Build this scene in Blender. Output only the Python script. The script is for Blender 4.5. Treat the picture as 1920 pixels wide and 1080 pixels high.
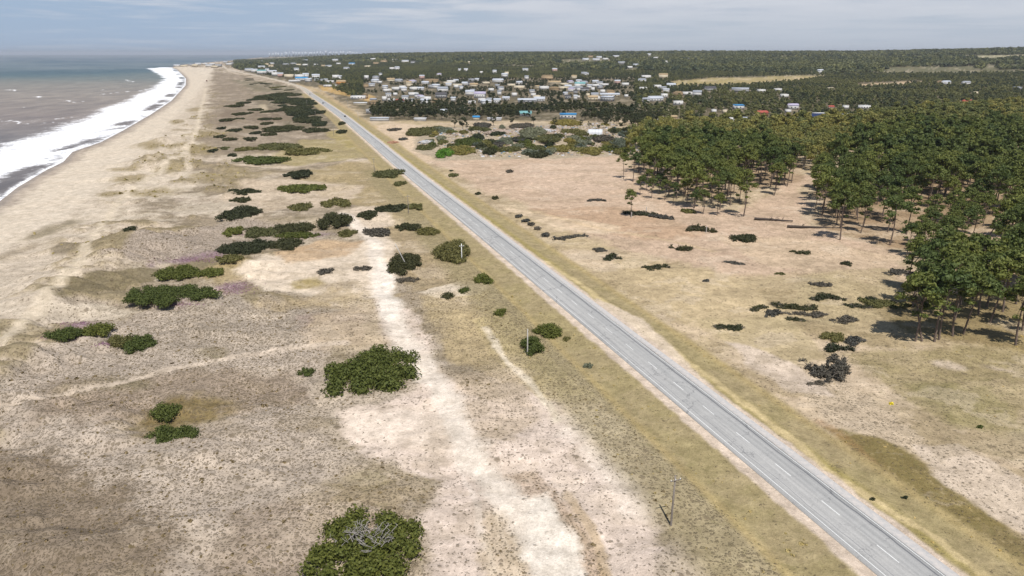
import bpy, math, random
import numpy as np

for o in list(bpy.data.objects):
    bpy.data.objects.remove(o)
SC = bpy.context.scene
COL = SC.collection
R = math.radians
rng = np.random.default_rng(11)
random.seed(5)

# ------------------------------------------------------------------ camera, world, sun, exposure
HC = 66.0                                   # height of the drone above the ground
F = 1280.0                                  # focal length in photo pixels
PITCH = math.atan(439.5 / F)
cam = bpy.data.cameras.new("camera")
cam.lens = 24.0
cam.sensor_width = 36.0
cam.clip_start = 1.0
cam.clip_end = 300000.0
camo = bpy.data.objects.new("camera", cam)
camo.location = (0, 0, HC)
camo.rotation_euler = (math.pi / 2 - PITCH, 0, 0)
COL.objects.link(camo)
SC.camera = camo
SC.view_settings.view_transform = 'Standard'
SC.view_settings.look = 'None'
SC.view_settings.gamma = 1.0
SC.view_settings.exposure = 0.33
KL = 1.40                                   # sunlit white in display units: turns photo colours into albedo

SUN_EL, SUN_AZ = R(62), R(169)              # azimuth from +Y (view direction) clockwise
sd = (math.sin(SUN_AZ) * math.cos(SUN_EL), math.cos(SUN_AZ) * math.cos(SUN_EL), math.sin(SUN_EL))
sun = bpy.data.lights.new("sun", 'SUN')
sun.energy = 4.4
sun.angle = R(0.53)
sun.color = (1.0, 0.96, 0.905)
suno = bpy.data.objects.new("sun", sun)
suno.rotation_euler = (math.pi / 2 - SUN_EL, 0, math.pi - SUN_AZ)
COL.objects.link(suno)

world = bpy.data.worlds.new("World")
SC.world = world
world.use_nodes = True
nt = world.node_tree
nt.nodes.clear()


def N(t, kind, loc=None, **kw):
    n = t.nodes.new(kind)
    for k, v in kw.items():
        setattr(n, k, v)
    return n


wo = N(nt, 'ShaderNodeOutputWorld')
bg = N(nt, 'ShaderNodeBackground')
sky = N(nt, 'ShaderNodeTexSky', sky_type='NISHITA', sun_disc=False, sun_elevation=SUN_EL, sun_rotation=SUN_AZ,
        altitude=60.0, air_density=1.0, dust_density=0.6, ozone_density=1.6)
tc = N(nt, 'ShaderNodeTexCoord')
sep = N(nt, 'ShaderNodeSeparateXYZ')
nt.links.new(tc.outputs['Generated'], sep.inputs[0])


def M(t, op, a, b=None, c=None, clamp=False):
    n = t.nodes.new('ShaderNodeMath')
    n.operation = op
    n.use_clamp = clamp
    for i, v in enumerate((a, b, c)):
        if v is None:
            continue
        if isinstance(v, (int, float)):
            n.inputs[i].default_value = v
        else:
            t.links.new(v, n.inputs[i])
    return n.outputs[0]


def MIX(t, fac, a, b, blend='MIX'):
    n = t.nodes.new('ShaderNodeMix')
    n.data_type = 'RGBA'
    n.blend_type = blend
    for i, v in ((0, fac), (6, a), (7, b)):
        if isinstance(v, (int, float)):
            n.inputs[i].default_value = v
        elif isinstance(v, tuple):
            n.inputs[i].default_value = (*v[:3], 1)
        else:
            t.links.new(v, n.inputs[i])
    return n.outputs[2]


def MR(t, v, a, b, c=0.0, d=1.0, smooth=True):
    n = t.nodes.new('ShaderNodeMapRange')
    n.interpolation_type = 'SMOOTHSTEP' if smooth else 'LINEAR'
    t.links.new(v, n.inputs[0])
    for i, x in enumerate((a, b, c, d)):
        n.inputs[1 + i].default_value = x
    return n.outputs[0]


def NOISE(t, vec, scale, detail=4.0, rough=0.55, dist=0.0):
    n = t.nodes.new('ShaderNodeTexNoise')
    n.inputs['Scale'].default_value = scale
    n.inputs['Detail'].default_value = detail
    n.inputs['Roughness'].default_value = rough
    n.inputs['Distortion'].default_value = dist
    if vec is not None:
        t.links.new(vec, n.inputs['Vector'])
    return n.outputs[0]


def lin(c):
    return tuple((x / 255 / 12.92) if x / 255 <= 0.04045 else ((x / 255 + 0.055) / 1.055) ** 2.4 for x in c)


# sky with a thin broken cloud deck: projected on a plane overhead so that it flattens towards the horizon
zc_ = M(nt, 'ADD', M(nt, 'MAXIMUM', sep.outputs[2], 0.0), 0.03)
cmb = N(nt, 'ShaderNodeCombineXYZ')
nt.links.new(M(nt, 'DIVIDE', sep.outputs[0], zc_), cmb.inputs[0])
nt.links.new(M(nt, 'DIVIDE', sep.outputs[1], zc_), cmb.inputs[1])
n1 = NOISE(nt, cmb.outputs[0], 0.42, 7.0, 0.62, 0.3)
n2 = NOISE(nt, cmb.outputs[0], 0.11, 3.0, 0.5)
side = MR(nt, sep.outputs[0], -0.5, 0.25)
cl = M(nt, 'ADD', M(nt, 'ADD', n1, M(nt, 'MULTIPLY', n2, 0.5)), M(nt, 'MULTIPLY', side, 0.17))
hi = MR(nt, sep.outputs[2], 0.015, 0.075)
cov = M(nt, 'MULTIPLY', MR(nt, cl, 0.70, 0.93), M(nt, 'ADD', 0.25, M(nt, 'MULTIPLY', hi, 0.75)))
vis = M(nt, 'SUBTRACT', 1.0, MR(nt, sep.outputs[2], 0.10, 0.45))          # the cloud veil thins out overhead
lowsky = MIX(nt, side, lin((147, 167, 192)), lin((168, 178, 192)))
cloudc = MIX(nt, n1, lin((160, 169, 186)), lin((214, 214, 218)))
veil = MIX(nt, cov, lowsky, cloudc)
bg2 = N(nt, 'ShaderNodeBackground')
nt.links.new(sky.outputs[0], bg.inputs[0])
bg.inputs[1].default_value = 0.08
nt.links.new(veil, bg2.inputs[0])
bg2.inputs[1].default_value = 0.98
mx = N(nt, 'ShaderNodeMixShader')
nt.links.new(M(nt, 'MULTIPLY', vis, 0.94), mx.inputs[0])
nt.links.new(bg.outputs[0], mx.inputs[1])
nt.links.new(bg2.outputs[0], mx.inputs[2])
nt.links.new(mx.outputs[0], wo.inputs[0])

SC.cycles.volume_bounces = 0
SC.cycles.max_bounces = 6
SC.cycles.diffuse_bounces = 2
SC.cycles.glossy_bounces = 2
SC.cycles.transmission_bounces = 2
SC.cycles.transparent_max_bounces = 4


# ------------------------------------------------------------------ maths helpers
def sstep(a, b, x):
    t = np.clip((x - a) / (b - a), 0, 1)
    return t * t * (3 - 2 * t)


def _hash(ix, iy, s):
    h = (ix.astype(np.int64) * 374761393 + iy.astype(np.int64) * 668265263 + s * 1274126177) & 0xFFFFFFFF
    h = ((h ^ (h >> 13)) * 1274126177) & 0xFFFFFFFF
    h = h ^ (h >> 16)
    return (h & 0xFFFFFF) / float(0xFFFFFF)


def vnoise(x, y, s=0):
    fx, fy = np.floor(x), np.floor(y)
    ix, iy = fx.astype(np.int64), fy.astype(np.int64)
    u, v = x - fx, y - fy
    u = u * u * (3 - 2 * u)
    v = v * v * (3 - 2 * v)
    a, b = _hash(ix, iy, s), _hash(ix + 1, iy, s)
    c, d = _hash(ix, iy + 1, s), _hash(ix + 1, iy + 1, s)
    return (a + (b - a) * u) * (1 - v) + (c + (d - c) * u) * v


def fbm(x, y, s=0, oc=4, g=0.5):
    r = np.zeros_like(x, dtype=float)
    a, t = 1.0, 0.0
    ca, sa = 0.8, 0.6
    for i in range(oc):
        r = r + a * vnoise(x, y, s + i * 17)
        t += a
        a *= g
        x, y = (ca * x - sa * y) * 2.03 + 11.3, (sa * x + ca * y) * 2.03 + 4.7
    return r / t


CP, SP = math.cos(PITCH), math.sin(PITCH)


def rays(px):
    px = np.atleast_2d(np.asarray(px, float))
    dx, dy = (px[:, 0] - 960) / F, (px[:, 1] - 540) / F
    return np.stack([dx, CP - dy * SP, -SP - dy * CP], 1)


def flat(px, z=0.0):
    d = rays(px)
    t = (z - HC) / d[:, 2]
    return d[:, :2] * t[:, None]


def topx(x, y, z):
    zc = y * CP - (z - HC) * SP
    yc = y * SP + (z - HC) * CP
    return 960 + F * x / zc, 540 - F * yc / zc, zc


def seg_dist(x, y, pts):
    """distance to a polyline, and the arc length of the nearest point"""
    best = np.full(x.shape, 1e12)
    arc = np.zeros(x.shape)
    L = 0.0
    for (x0, y0), (x1, y1) in zip(pts[:-1], pts[1:]):
        ex, ey = x1 - x0, y1 - y0
        l2 = ex * ex + ey * ey + 1e-9
        t = np.clip(((x - x0) * ex + (y - y0) * ey) / l2, 0, 1)
        d = (x - x0 - t * ex) ** 2 + (y - y0 - t * ey) ** 2
        m = d < best
        best = np.where(m, d, best)
        arc = np.where(m, L + t * math.sqrt(l2), arc)
        L += math.sqrt(l2)
    return np.sqrt(best), arc


def in_poly(x, y, pts):
    r = np.zeros(x.shape, bool)
    n = len(pts)
    for i in range(n):
        x0, y0 = pts[i]
        x1, y1 = pts[(i + 1) % n]
        if y0 == y1:
            continue
        c = (y0 > y) != (y1 > y)
        r ^= c & (x < (x1 - x0) * (y - y0) / (y1 - y0) + x0)
    return r


def poly_sd(x, y, pts):
    d, _ = seg_dist(x, y, list(pts) + [pts[0]])
    return np.where(in_poly(x, y, pts), d, -d)


# ------------------------------------------------------------------ coast, road line, terrain height
SHORE_PX = [(-900, 900), (-400, 640), (-150, 470), (0, 384), (43, 350), (95, 318), (126, 303), (143, 284), (195, 266), (238, 243),
            (287, 214), (324, 189), (350, 160), (350, 147), (333, 131), (322, 126.0), (340, 121.5), (392, 117), (450, 112), (490, 107.5),
            (540, 105.4), (700, 103.5)]
shore = flat(SHORE_PX, -2.2)
LAND = [tuple(p) for p in shore] + [(60000, 70000), (90000, 0), (60000, -3000), (-300, -3000), (-500, -300)]
SHL = [tuple(p) for p in shore]

RC0 = np.array([30.04, 142.722])
RD = np.array([-0.3258439, 0.94542358])
RN = np.array([RD[1], -RD[0]])
_ra = [(-170, 0), (-80, 0), (0, 0), (120, 0), (276, -0.6), (450, 0.4), (643, 1.2), (880, -1.2), (1116, -5), (1330, -7), (1493, -14), (1660, -28),
       (1840, -48), (2297, -103), (2825, -175), (3352, -238), (4475, -315)]


def catmull(P, step):
    P = [np.array(p, float) for p in P]
    out = []
    for i in range(len(P) - 1):
        p0, p1, p2, p3 = P[max(i - 1, 0)], P[i], P[i + 1], P[min(i + 2, len(P) - 1)]
        n = max(2, int(np.linalg.norm(p2 - p1) / step))
        for k in range(n):
            t = k / n
            out.append(0.5 * (2 * p1 + (p2 - p0) * t + (2 * p0 - 5 * p1 + 4 * p2 - p3) * t * t + (3 * p1 - p0 - 3 * p2 + p3) * t ** 3))
    out.append(P[-1])
    return np.array(out)


ROAD = catmull([RC0 + a * RD + c * RN for a, c in _ra], 12.0)
ROADC = [tuple(RC0 + a * RD + c * RN) for a, c in _ra]


MND = flat([(985, 262)])[0]


def height(x, y, full=False):
    x = np.asarray(x, float)
    y = np.asarray(y, float)
    D = np.sqrt(x * x + y * y)
    ds, _ = seg_dist(x, y, SHL)
    ds = np.where(in_poly(x, y, LAND), ds, -ds)
    rd, _ = seg_dist(x, y, ROADC)
    ac = (x - RC0[0]) * RN[0] + (y - RC0[1]) * RN[1]
    z = -2.2 * (1 - sstep(0, 70, ds)) - np.clip(-ds * 0.04, 0, 5)
    near = 1 - sstep(500, 1300, D)
    dune = (fbm(x / 34, y / 22, 3, 3) - 0.5) * 3.4 + (fbm(x / 9, y / 7, 8, 3) - 0.5) * 1.3
    amp = near * sstep(11, 34, rd) * np.where(ac < 0, sstep(18, 60, ds), 0.55)
    fore = np.exp(-((ds - 62) / 26) ** 2) * np.clip(fbm(x / 26, y / 20, 21, 3) - 0.42, 0, 1) * 11.0 * near
    bnd = sstep(38, 55, ds) * (1 - sstep(95, 140, ds)) * (ac < 0) * (1 - sstep(700, 1400, D))
    z = z + dune * amp + fore + bnd * sstep(.48, .68, fbm(x / 22, y / 13, 211, 4, .6)) * 1.7
    z = z + 4.5 * np.exp(-((x - MND[0]) / 75) ** 2 - ((y - MND[1]) / 42) ** 2) * (.6 + .8 * fbm(x / 14, y / 14, 66, 3))
    z = z - np.exp(-((rd - 13.5) / 3.5) ** 2) * 0.5 * near                       # shallow ditches beside the road
    azpx = 960 + F * x / np.maximum(y * CP + HC * SP, 1.0)
    w = np.interp(azpx, [380, 560, 800, 1280, 1600, 1920, 2600], [0.30, 0.52, 0.60, 0.74, 0.70, 0.93, 1.0])
    hill = sstep(1500, 5200, D) * w * (94 + 30 * (fbm(x / 1500, y / 1500, 31, 3) - 0.5)) * sstep(150, 1500, ds)
    hill = hill * (1 - 0.25 * sstep(6000, 9000, D)) + sstep(11000, 16000, D) * sstep(1380, 1500, azpx) * 90 * fbm(x / 3000, y / 3000, 5, 2) * (1 - sstep(24000, 30000, D))
    z = z + hill * sstep(2, 60, ds)
    if full:
        return z, ds, rd, ac, D, azpx
    return z


def P(px):
    """photo pixels -> points on the ground (walks each view ray until it meets the terrain)"""
    d = rays(px)
    d = d / np.linalg.norm(d[:, :2], axis=1)[:, None]
    s = np.geomspace(40, 26000, 420)
    X, Y, Z = d[:, 0:1] * s, d[:, 1:2] * s, HC + d[:, 2:3] * s
    hz = height(X, Y)
    below = Z < hz
    idx = np.where(below.any(1), below.argmax(1), len(s) - 1)
    idx = np.maximum(idx, 1)
    i = np.arange(len(d))
    a, b = (Z - hz)[i, idx - 1], (Z - hz)[i, idx]
    t = np.clip(a / (a - b + 1e-9), 0, 1)
    D = s[idx - 1] + (s[idx] - s[idx - 1]) * t
    x, y = d[:, 0] * D, d[:, 1] * D
    return np.stack([x, y, height(x, y)], 1)


def mpp(p):
    return (p[1] * CP + (HC - p[2]) * SP) / F          # metres per photo pixel at a point


# ------------------------------------------------------------------ mesh helpers
class MB:
    def __init__(s):
        s.v, s.f, s.c, s.n = [], [], [], 0

    def add(s, V, Fc, col=None):
        V = np.asarray(V, float)
        s.v.append(V)
        for f in Fc:
            f = np.asarray(f, int)
            if len(f):
                s.f.append(f + s.n)
        c = np.ones((len(V), 3)) if col is None else np.broadcast_to(np.asarray(col, float), (len(V), 3))
        s.c.append(c)
        s.n += len(V)

    def box(s, c, d, rz=0.0, col=None, taper=1.0):
        c = np.array(c, float)
        x, y, z = np.array(d, float) / 2
        V = np.array([[-x, -y, -z], [x, -y, -z], [x, y, -z], [-x, y, -z], [-x * taper, -y * taper, z], [x * taper, -y * taper, z],
                      [x * taper, y * taper, z], [-x * taper, y * taper, z]])
        ca, sa = math.cos(rz), math.sin(rz)
        V = np.stack([V[:, 0] * ca - V[:, 1] * sa, V[:, 0] * sa + V[:, 1] * ca, V[:, 2]], 1) + c
        s.add(V, [[[0, 3, 2, 1], [4, 5, 6, 7], [0, 1, 5, 4], [1, 2, 6, 5], [2, 3, 7, 6], [3, 0, 4, 7]]], col)

    def tube(s, pts, rad, seg=7, col=None):
        pts = np.array(pts, float)
        n = len(pts)
        rad = np.broadcast_to(np.array(rad, float), (n,))
        V = []
        for i in range(n):
            t = pts[min(i + 1, n - 1)] - pts[max(i - 1, 0)]
            t = t / (np.linalg.norm(t) + 1e-9)
            a = np.cross(t, [0.31, 0.87, 0.1] if abs(t[2]) > 0.8 else [0, 0, 1])
            a = a / np.linalg.norm(a)
            b = np.cross(t, a)
            for k in range(seg):
                w = 2 * math.pi * k / seg
                V.append(pts[i] + rad[i] * (math.cos(w) * a + math.sin(w) * b))
        q = [[i * seg + k, i * seg + (k + 1) % seg, (i + 1) * seg + (k + 1) % seg, (i + 1) * seg + k] for i in range(n - 1) for k in range(seg)]
        V.append(pts[-1])
        e = len(V) - 1
        tr = [[(n - 1) * seg + k, (n - 1) * seg + (k + 1) % seg, e] for k in range(seg)]
        s.add(V, [q, tr], col)

    def mesh(s, name, mat, smooth=False):
        me = bpy.data.meshes.new(name)
        V = np.concatenate(s.v)
        me.vertices.add(len(V))
        me.vertices.foreach_set('co', V.astype(np.float32).ravel())
        li = np.concatenate([f.ravel() for f in s.f]).astype(np.int32)
        cnt = np.concatenate([np.full(len(f), f.shape[1]) for f in s.f]).astype(np.int32)
        st = np.concatenate([[0], np.cumsum(cnt)[:-1]]).astype(np.int32)
        me.loops.add(len(li))
        me.loops.foreach_set('vertex_index', li)
        me.polygons.add(len(cnt))
        me.polygons.foreach_set('loop_start', st)
        if smooth:
            me.polygons.foreach_set('use_smooth', np.ones(len(cnt), bool))
        ca = me.color_attributes.new('Col', 'FLOAT_COLOR', 'POINT')
        c4 = np.ones((len(V), 4), np.float32)
        c4[:, :3] = np.concatenate(s.c)
        ca.data.foreach_set('color', c4.ravel())
        me.update(calc_edges=True)
        me.materials.append(mat)
        return me


def link(name, data, parent=None, loc=None, rz=0.0, scale=None):
    o = bpy.data.objects.new(name, data)
    COL.objects.link(o)
    if parent is not None:
        o.parent = parent
    if loc is not None:
        o.location = loc
    o.rotation_euler = (0, 0, rz)
    if scale is not None:
        o.scale = scale if hasattr(scale, '__len__') else (scale,) * 3
    return o


def thing(name, label, cat, loc, rz=0.0, group=None, scale=None):
    o = link(name, None, None, loc, rz, scale)
    o.empty_display_size = 0.5
    return tag(o, label, cat, group)


def tag(o, label, cat, group=None, kind=None):
    if label:
        o['label'] = label
    if cat:
        o['category'] = cat
    if group:
        o['group'] = group
    if kind:
        o['kind'] = kind
    return o


# ------------------------------------------------------------------ materials
def mat(name):
    m = bpy.data.materials.new(name)
    m.use_nodes = True
    t = m.node_tree
    b = t.nodes['Principled BSDF']
    b.inputs['Roughness'].default_value = 0.9
    b.inputs['Specular IOR Level'].default_value = 0.25
    return m, t, b


def attr(t, name, kind='GEOMETRY'):
    n = t.nodes.new('ShaderNodeAttribute')
    n.attribute_name = name
    n.attribute_type = kind
    return n


def pos(t):
    return t.nodes.new('ShaderNodeNewGeometry').outputs['Position']


def bump(t, b, h, strength, dist):
    n = t.nodes.new('ShaderNodeBump')
    n.inputs['Strength'].default_value = strength
    n.inputs['Distance'].default_value = dist
    t.links.new(h, n.inputs['Height'])
    t.links.new(n.outputs[0], b.inputs['Normal'])


def foliage(name, c1, c2, c3, transl=0.25, lo=(0.74, 0.82, 0.86), hi=(1.34, 1.22, 1.05)):
    """leaf material: three leaf colours mixed by a random value per leaf (Col.r) and per plant"""
    m, t, b = mat(name)
    a = attr(t, 'Col')
    s = t.nodes.new('ShaderNodeSeparateColor')
    t.links.new(a.outputs['Color'], s.inputs[0])
    oi = t.nodes.new('ShaderNodeObjectInfo')
    c = MIX(t, s.outputs[0], tuple(c1), tuple(c2))
    c = MIX(t, M(t, 'MULTIPLY', s.outputs[1], 0.5), c, tuple(c3))
    rnd = M(t, 'FRACT', M(t, 'ADD', s.outputs[2], oi.outputs['Random']))
    c = MIX(t, 1.0, c, MIX(t, rnd, lo, hi), 'MULTIPLY')
    t.links.new(c, b.inputs['Base Color'])
    b.inputs['Roughness'].default_value = 0.65
    b.inputs['Specular IOR Level'].default_value = 0.2
    tr = t.nodes.new('ShaderNodeBsdfTranslucent')
    t.links.new(MIX(t, 1.0, c, (1.0, 1.0, 0.5), 'MULTIPLY'), tr.inputs[0])
    ms = t.nodes.new('ShaderNodeMixShader')
    ms.inputs[0].default_value = transl
    t.links.new(b.outputs[0], ms.inputs[1])
    t.links.new(tr.outputs[0], ms.inputs[2])
    t.links.new(ms.outputs[0], t.nodes['Material Output'].inputs[0])
    return m


def plain(name, col, rough=0.85, var=0.25, scale=1.2, spec=0.25):
    m, t, b = mat(name)
    n = NOISE(t, pos(t), scale, 5)
    c = MIX(t, M(t, 'MULTIPLY', MR(t, n, 0.3, 0.7), var), tuple(col), tuple(x * 0.55 for x in col))
    t.links.new(c, b.inputs['Base Color'])
    b.inputs['Roughness'].default_value = rough
    b.inputs['Specular IOR Level'].default_value = spec
    return m


def vcol(name, rough=0.85, var=0.3, scale=0.6):
    m, t, b = mat(name)
    n = NOISE(t, pos(t), scale, 5)
    c = MIX(t, M(t, 'MULTIPLY', MR(t, n, 0.3, 0.75), var), attr(t, 'Col').outputs['Color'],
            MIX(t, 1.0, attr(t, 'Col').outputs['Color'], (0.55, 0.52, 0.48), 'MULTIPLY'))
    t.links.new(c, b.inputs['Base Color'])
    b.inputs['Roughness'].default_value = rough
    return m


def alb(r, g, b):
    return np.array(lin((r, g, b))) / KL


# ------------------------------------------------------------------ ground zones
Zr = np.array


class Field:
    """colour and mask values at points, painted zone after zone (all in world metres)"""

    def __init__(s, x, y):
        s.x, s.y = x, y
        s.z, s.ds, s.rd, s.ac, s.D, s.az = height(x, y, True)
        n = x.size
        s.mp = np.maximum((y * CP + HC * SP) / F, 0.03)
        sc = np.clip(s.mp / 0.15, 0.7, 14)
        q = sc ** .5
        s.wx = (fbm(x / (16 * q), y / (16 * q), 41, 6, 0.62) - 0.5) * 1.3
        s.wy = (fbm(x / (16 * q), y / (16 * q), 57, 6, 0.62) - 0.5) * 1.3
        s.rag = (fbm(x / (5 * q), y / (4 * q), 63, 5, 0.68) - 0.5)
        s.fine = fbm(x / 2.6, y / 2.6, 77, 3)
        s.med = fbm(x / 11, y / 8, 91, 4)
        s.big = fbm(x / 70, y / 45, 15, 3)
        s.col = np.zeros((n, 3))
        s.spk = np.zeros(n)
        s.grs = np.zeros(n)

    def put(s, m, c, spk=None, grs=None):
        s.col += (alb(*c) - s.col) * m[:, None]
        if spk is not None:
            s.spk += (spk - s.spk) * m
        if grs is not None:
            s.grs += (grs - s.grs) * m

    def poly(s, px, c, fe=12, warp=26, a=1.0, spk=None, grs=None, brk=0.0):
        w = P(px)
        mp = mpp(w.mean(0))
        fe, warp = fe * mp, warp * mp
        lo, hi = w.min(0)[:2] - warp - fe, w.max(0)[:2] + warp + fe
        i = np.where((s.x > lo[0]) & (s.x < hi[0]) & (s.y > lo[1]) & (s.y < hi[1]))[0]
        if not len(i):
            return
        pts = [tuple(p[:2]) for p in w]
        d = poly_sd(s.x[i] + s.wx[i] * warp * 2, s.y[i] + s.wy[i] * warp * 2, pts)
        m = np.zeros(s.x.size)
        mm = sstep(-fe, fe, d + s.rag[i] * fe * 3.2) * a
        if brk:
            mm = mm * (1 - brk * sstep(0.42, 0.62, s.med[i]))
        m[i] = mm
        s.put(m, c, spk, grs)

    def ell(s, cx, cy, w, h, c, a=1.0, rot=0.0, spk=None, grs=None, fe=0.35, brk=0.0):
        t = np.linspace(0, 2 * math.pi, 13)[:-1]
        q = np.stack([w / 2 * np.cos(t), h / 2 * np.sin(t)], 1)
        ca, sa = math.cos(R(rot)), math.sin(R(rot))
        q = np.stack([cx + q[:, 0] * ca + q[:, 1] * sa, cy - q[:, 0] * sa + q[:, 1] * ca], 1)
        s.poly(q, c, fe * w * 0.5, w * 0.16, a, spk, grs, brk)

    def path(s, px, wd, c, a=1.0, fe=0.6, warp=1.5, spk=None, grs=None):
        w = P(px)
        pts = [tuple(p[:2]) for p in catmull([p[:2] for p in w], max(3.0, 12 * mpp(w.mean(0))))]
        lo, hi = w.min(0)[:2] - wd * 3 - 6, w.max(0)[:2] + wd * 3 + 6
        i = np.where((s.x > lo[0]) & (s.x < hi[0]) & (s.y > lo[1]) & (s.y < hi[1]))[0]
        if not len(i):
            return
        d, _ = seg_dist(s.x[i] + s.wx[i] * warp * 2, s.y[i] + s.wy[i] * warp * 2, pts)
        m = np.zeros(s.x.size)
        m[i] = (1 - sstep(wd / 2 * (1 - fe), wd / 2 * (1 + fe), d + s.rag[i] * wd * .8)) * a
        s.put(m, c, spk, grs)


def paint(f):
    one = np.ones(f.x.size)
    left = 1 - sstep(-14, -6, f.ac)
    f.put(one, (202, 183, 153), 0.12, 0.4)                               # dry grass right of the road
    f.put(left, (195, 180, 160), 0.55, 0.1)                              # dune scrub left of it
    f.put(left * sstep(0.45, 0.62, f.big) * 0.7, (168, 152, 126), 0.7)
    f.put((1 - left) * sstep(0.4, 0.65, f.big) * 0.6, (192, 172, 132), 0.15, 0.6)
    mo = fbm(f.x / 30 + f.wx, f.y / 17 + f.wy, 121, 5, .6)
    mo2 = fbm(f.x / 13 + f.wx, f.y / 9 + f.wy, 141, 5, .6)
    f.put(left * sstep(.52, .60, mo) * (f.D > 230) * .75, (220, 203, 180), 0.12)
    f.put(left * sstep(.47, .38, mo) * (f.D > 230) * .7, (146, 132, 108), 0.7, 0.3)
    f.put(left * sstep(.56, .64, mo2) * .45, (150, 136, 110), 0.85, 0.3)
    f.put((1 - left) * sstep(.53, .62, mo) * .55, (220, 198, 170), 0.1, 0.1)
    f.put((1 - left) * sstep(.56, .66, mo2) * .4, (172, 152, 112), 0.35, 0.5)
    # --- beach and foredune
    f.poly([(-400, 1000), (-100, 800), (0, 655), (100, 575), (135, 500), (180, 430), (250, 380), (385, 350), (350, 300), (382, 230), (395, 150), (402, 128),
            (322, 124), (300, 180), (200, 262), (80, 330), (-150, 480), (-700, 900)], (214, 199, 178), 14, 16, 1, 0.2, 0.1)
    f.poly([(-500, 900), (-150, 640), (0, 480), (60, 440), (150, 395), (215, 330), (260, 290), (290, 262), (330, 225), (352, 200), (377, 168), (395, 140),
            (400, 128), (318, 124), (300, 180), (200, 262), (60, 330), (-150, 440), (-900, 900)], (226, 212, 191), 12, 10, 1, 0.0, 0.0)
    f.put(sstep(0.46, 0.62, f.med) * left * (f.ds < 60) * 0.25, (196, 180, 158))
    band = sstep(38, 55, f.ds) * (1 - sstep(110, 160, f.ds)) * left * (f.D < 1400)
    dn = fbm(f.x / 22, f.y / 13, 211, 5, .6)
    f.put(band * sstep(.53, .62, dn) * .75, (170, 154, 120), 0.45, 0.8)
    f.put(band * sstep(.60, .68, dn) * .5, (132, 120, 92), 0.5, 0.6)
    f.put(band * sstep(.44, .36, dn) * .5, (232, 218, 196), 0.0, 0.0)
    # mauve scrub in the far middle distance; its darker patches include painted cloud shadow
    f.poly([(402, 132), (470, 146), (561, 166), (640, 235), (600, 262), (430, 300), (392, 270), (396, 180)], (158, 143, 124), 10, 14, .85, 0.5, 0.2, 0.35)
    f.poly([(470, 180), (600, 172), (645, 240), (600, 250), (540, 240), (500, 208)], (118, 110, 88), 8, 16, .8, 0.4, 0.3, 0.3)
    f.poly([(480, 150), (556, 164), (590, 176), (480, 172), (430, 150)], (128, 122, 98), 6, 10, .8, 0.3, 0.3, 0.3)
    f.poly([(420, 205), (560, 200), (570, 225), (420, 232)], (140, 124, 106), 6, 14, .7, 0.4, 0.2, 0.3)
    # meadows by the road
    f.poly([(480, 302), (560, 262), (690, 262), (720, 292), (560, 312)], (178, 163, 116), 8, 14, .9, 0.2, 0.9, 0.2)
    f.poly([(560, 320), (700, 300), (770, 350), (810, 410), (760, 425), (640, 380), (560, 345)], (182, 163, 122), 10, 16, .9, 0.25, 0.8, 0.2)
    f.poly([(690, 430), (820, 420), (920, 500), (940, 540), (780, 545), (740, 480)], (184, 164, 128), 10, 16, .8, 0.3, 0.7, 0.2)
    f.poly([(610, 250), (650, 235), (720, 290), (690, 292), (640, 270)], (180, 164, 110), 5, 8, .9, 0.2, 0.8)
    # dense speckled scrub, with cloud shadow painted in at the lower left
    f.poly([(180, 485), (300, 432), (450, 408), (640, 440), (560, 452), (420, 480), (300, 500)], (190, 175, 158), 12, 16, 1, 0.92, 0.05)
    f.poly([(0, 715), (150, 612), (330, 560), (480, 552), (690, 595), (600, 690), (560, 760), (640, 830), (760, 850), (800, 960), (560, 1100), (-40, 1100)],
           (198, 183, 165), 20, 26, 1, 0.8, 0.05)
    f.poly([(330, 560), (480, 552), (640, 590), (560, 650), (350, 680), (260, 620)], (190, 176, 158), 20, 20, .9, 0.97, 0.05)
    f.poly([(560, 590), (680, 580), (690, 640), (600, 650)], (172, 150, 140), 14, 14, .7, 0.9, 0.1)
    f.poly([(-60, 800), (200, 900), (300, 1000), (330, 1110), (-60, 1110)], (142, 126, 106), 50, 40, .85, 1.0, 0.1)  # lower-left darkening: cloud shadow put into the ground colour as denser scrub
    f.poly([(100, 720), (330, 690), (560, 700), (560, 760), (300, 800), (60, 780)], (168, 150, 130), 24, 30, .8, 1.0, 0.1)
    f.poly([(420, 960), (640, 930), (780, 960), (620, 1020), (560, 1110), (380, 1110)], (172, 154, 134), 24, 30, .7, 0.85, 0.2)
    # dark, mossy and flowering hollows
    f.poly([(90, 545), (150, 512), (330, 497), (470, 470), (480, 502), (300, 522), (200, 545), (110, 552)], (138, 126, 98), 6, 10, .9, 0.5, 0.6)
    f.ell(440, 510, 120, 46, (168, 149, 108), .95, 12, 0.15, 0.8)
    f.ell(470, 545, 40, 50, (150, 136, 104), .8, 0, 0.3, 0.7)
    f.ell(335, 785, 180, 66, (134, 116, 74), .9, 14, 0.3, 0.8)
    f.ell(720, 895, 200, 90, (160, 144, 108), .8, 10, 0.5, 0.7, brk=.4)
    f.ell(690, 900, 70, 40, (140, 130, 84), .6, 0, 0.4, 0.8)
    f.ell(700, 930, 260, 60, (170, 152, 122), .6, 6, 0.6, 0.5)
    f.ell(190, 720, 200, 34, (160, 146, 122), .7, 10, 0.8, 0.3)
    f.ell(245, 720, 90, 26, (130, 120, 92), .7, 6, 0.7, 0.5)
    f.ell(400, 660, 70, 22, (140, 128, 96), .7, 0, 0.7, 0.5)
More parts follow.
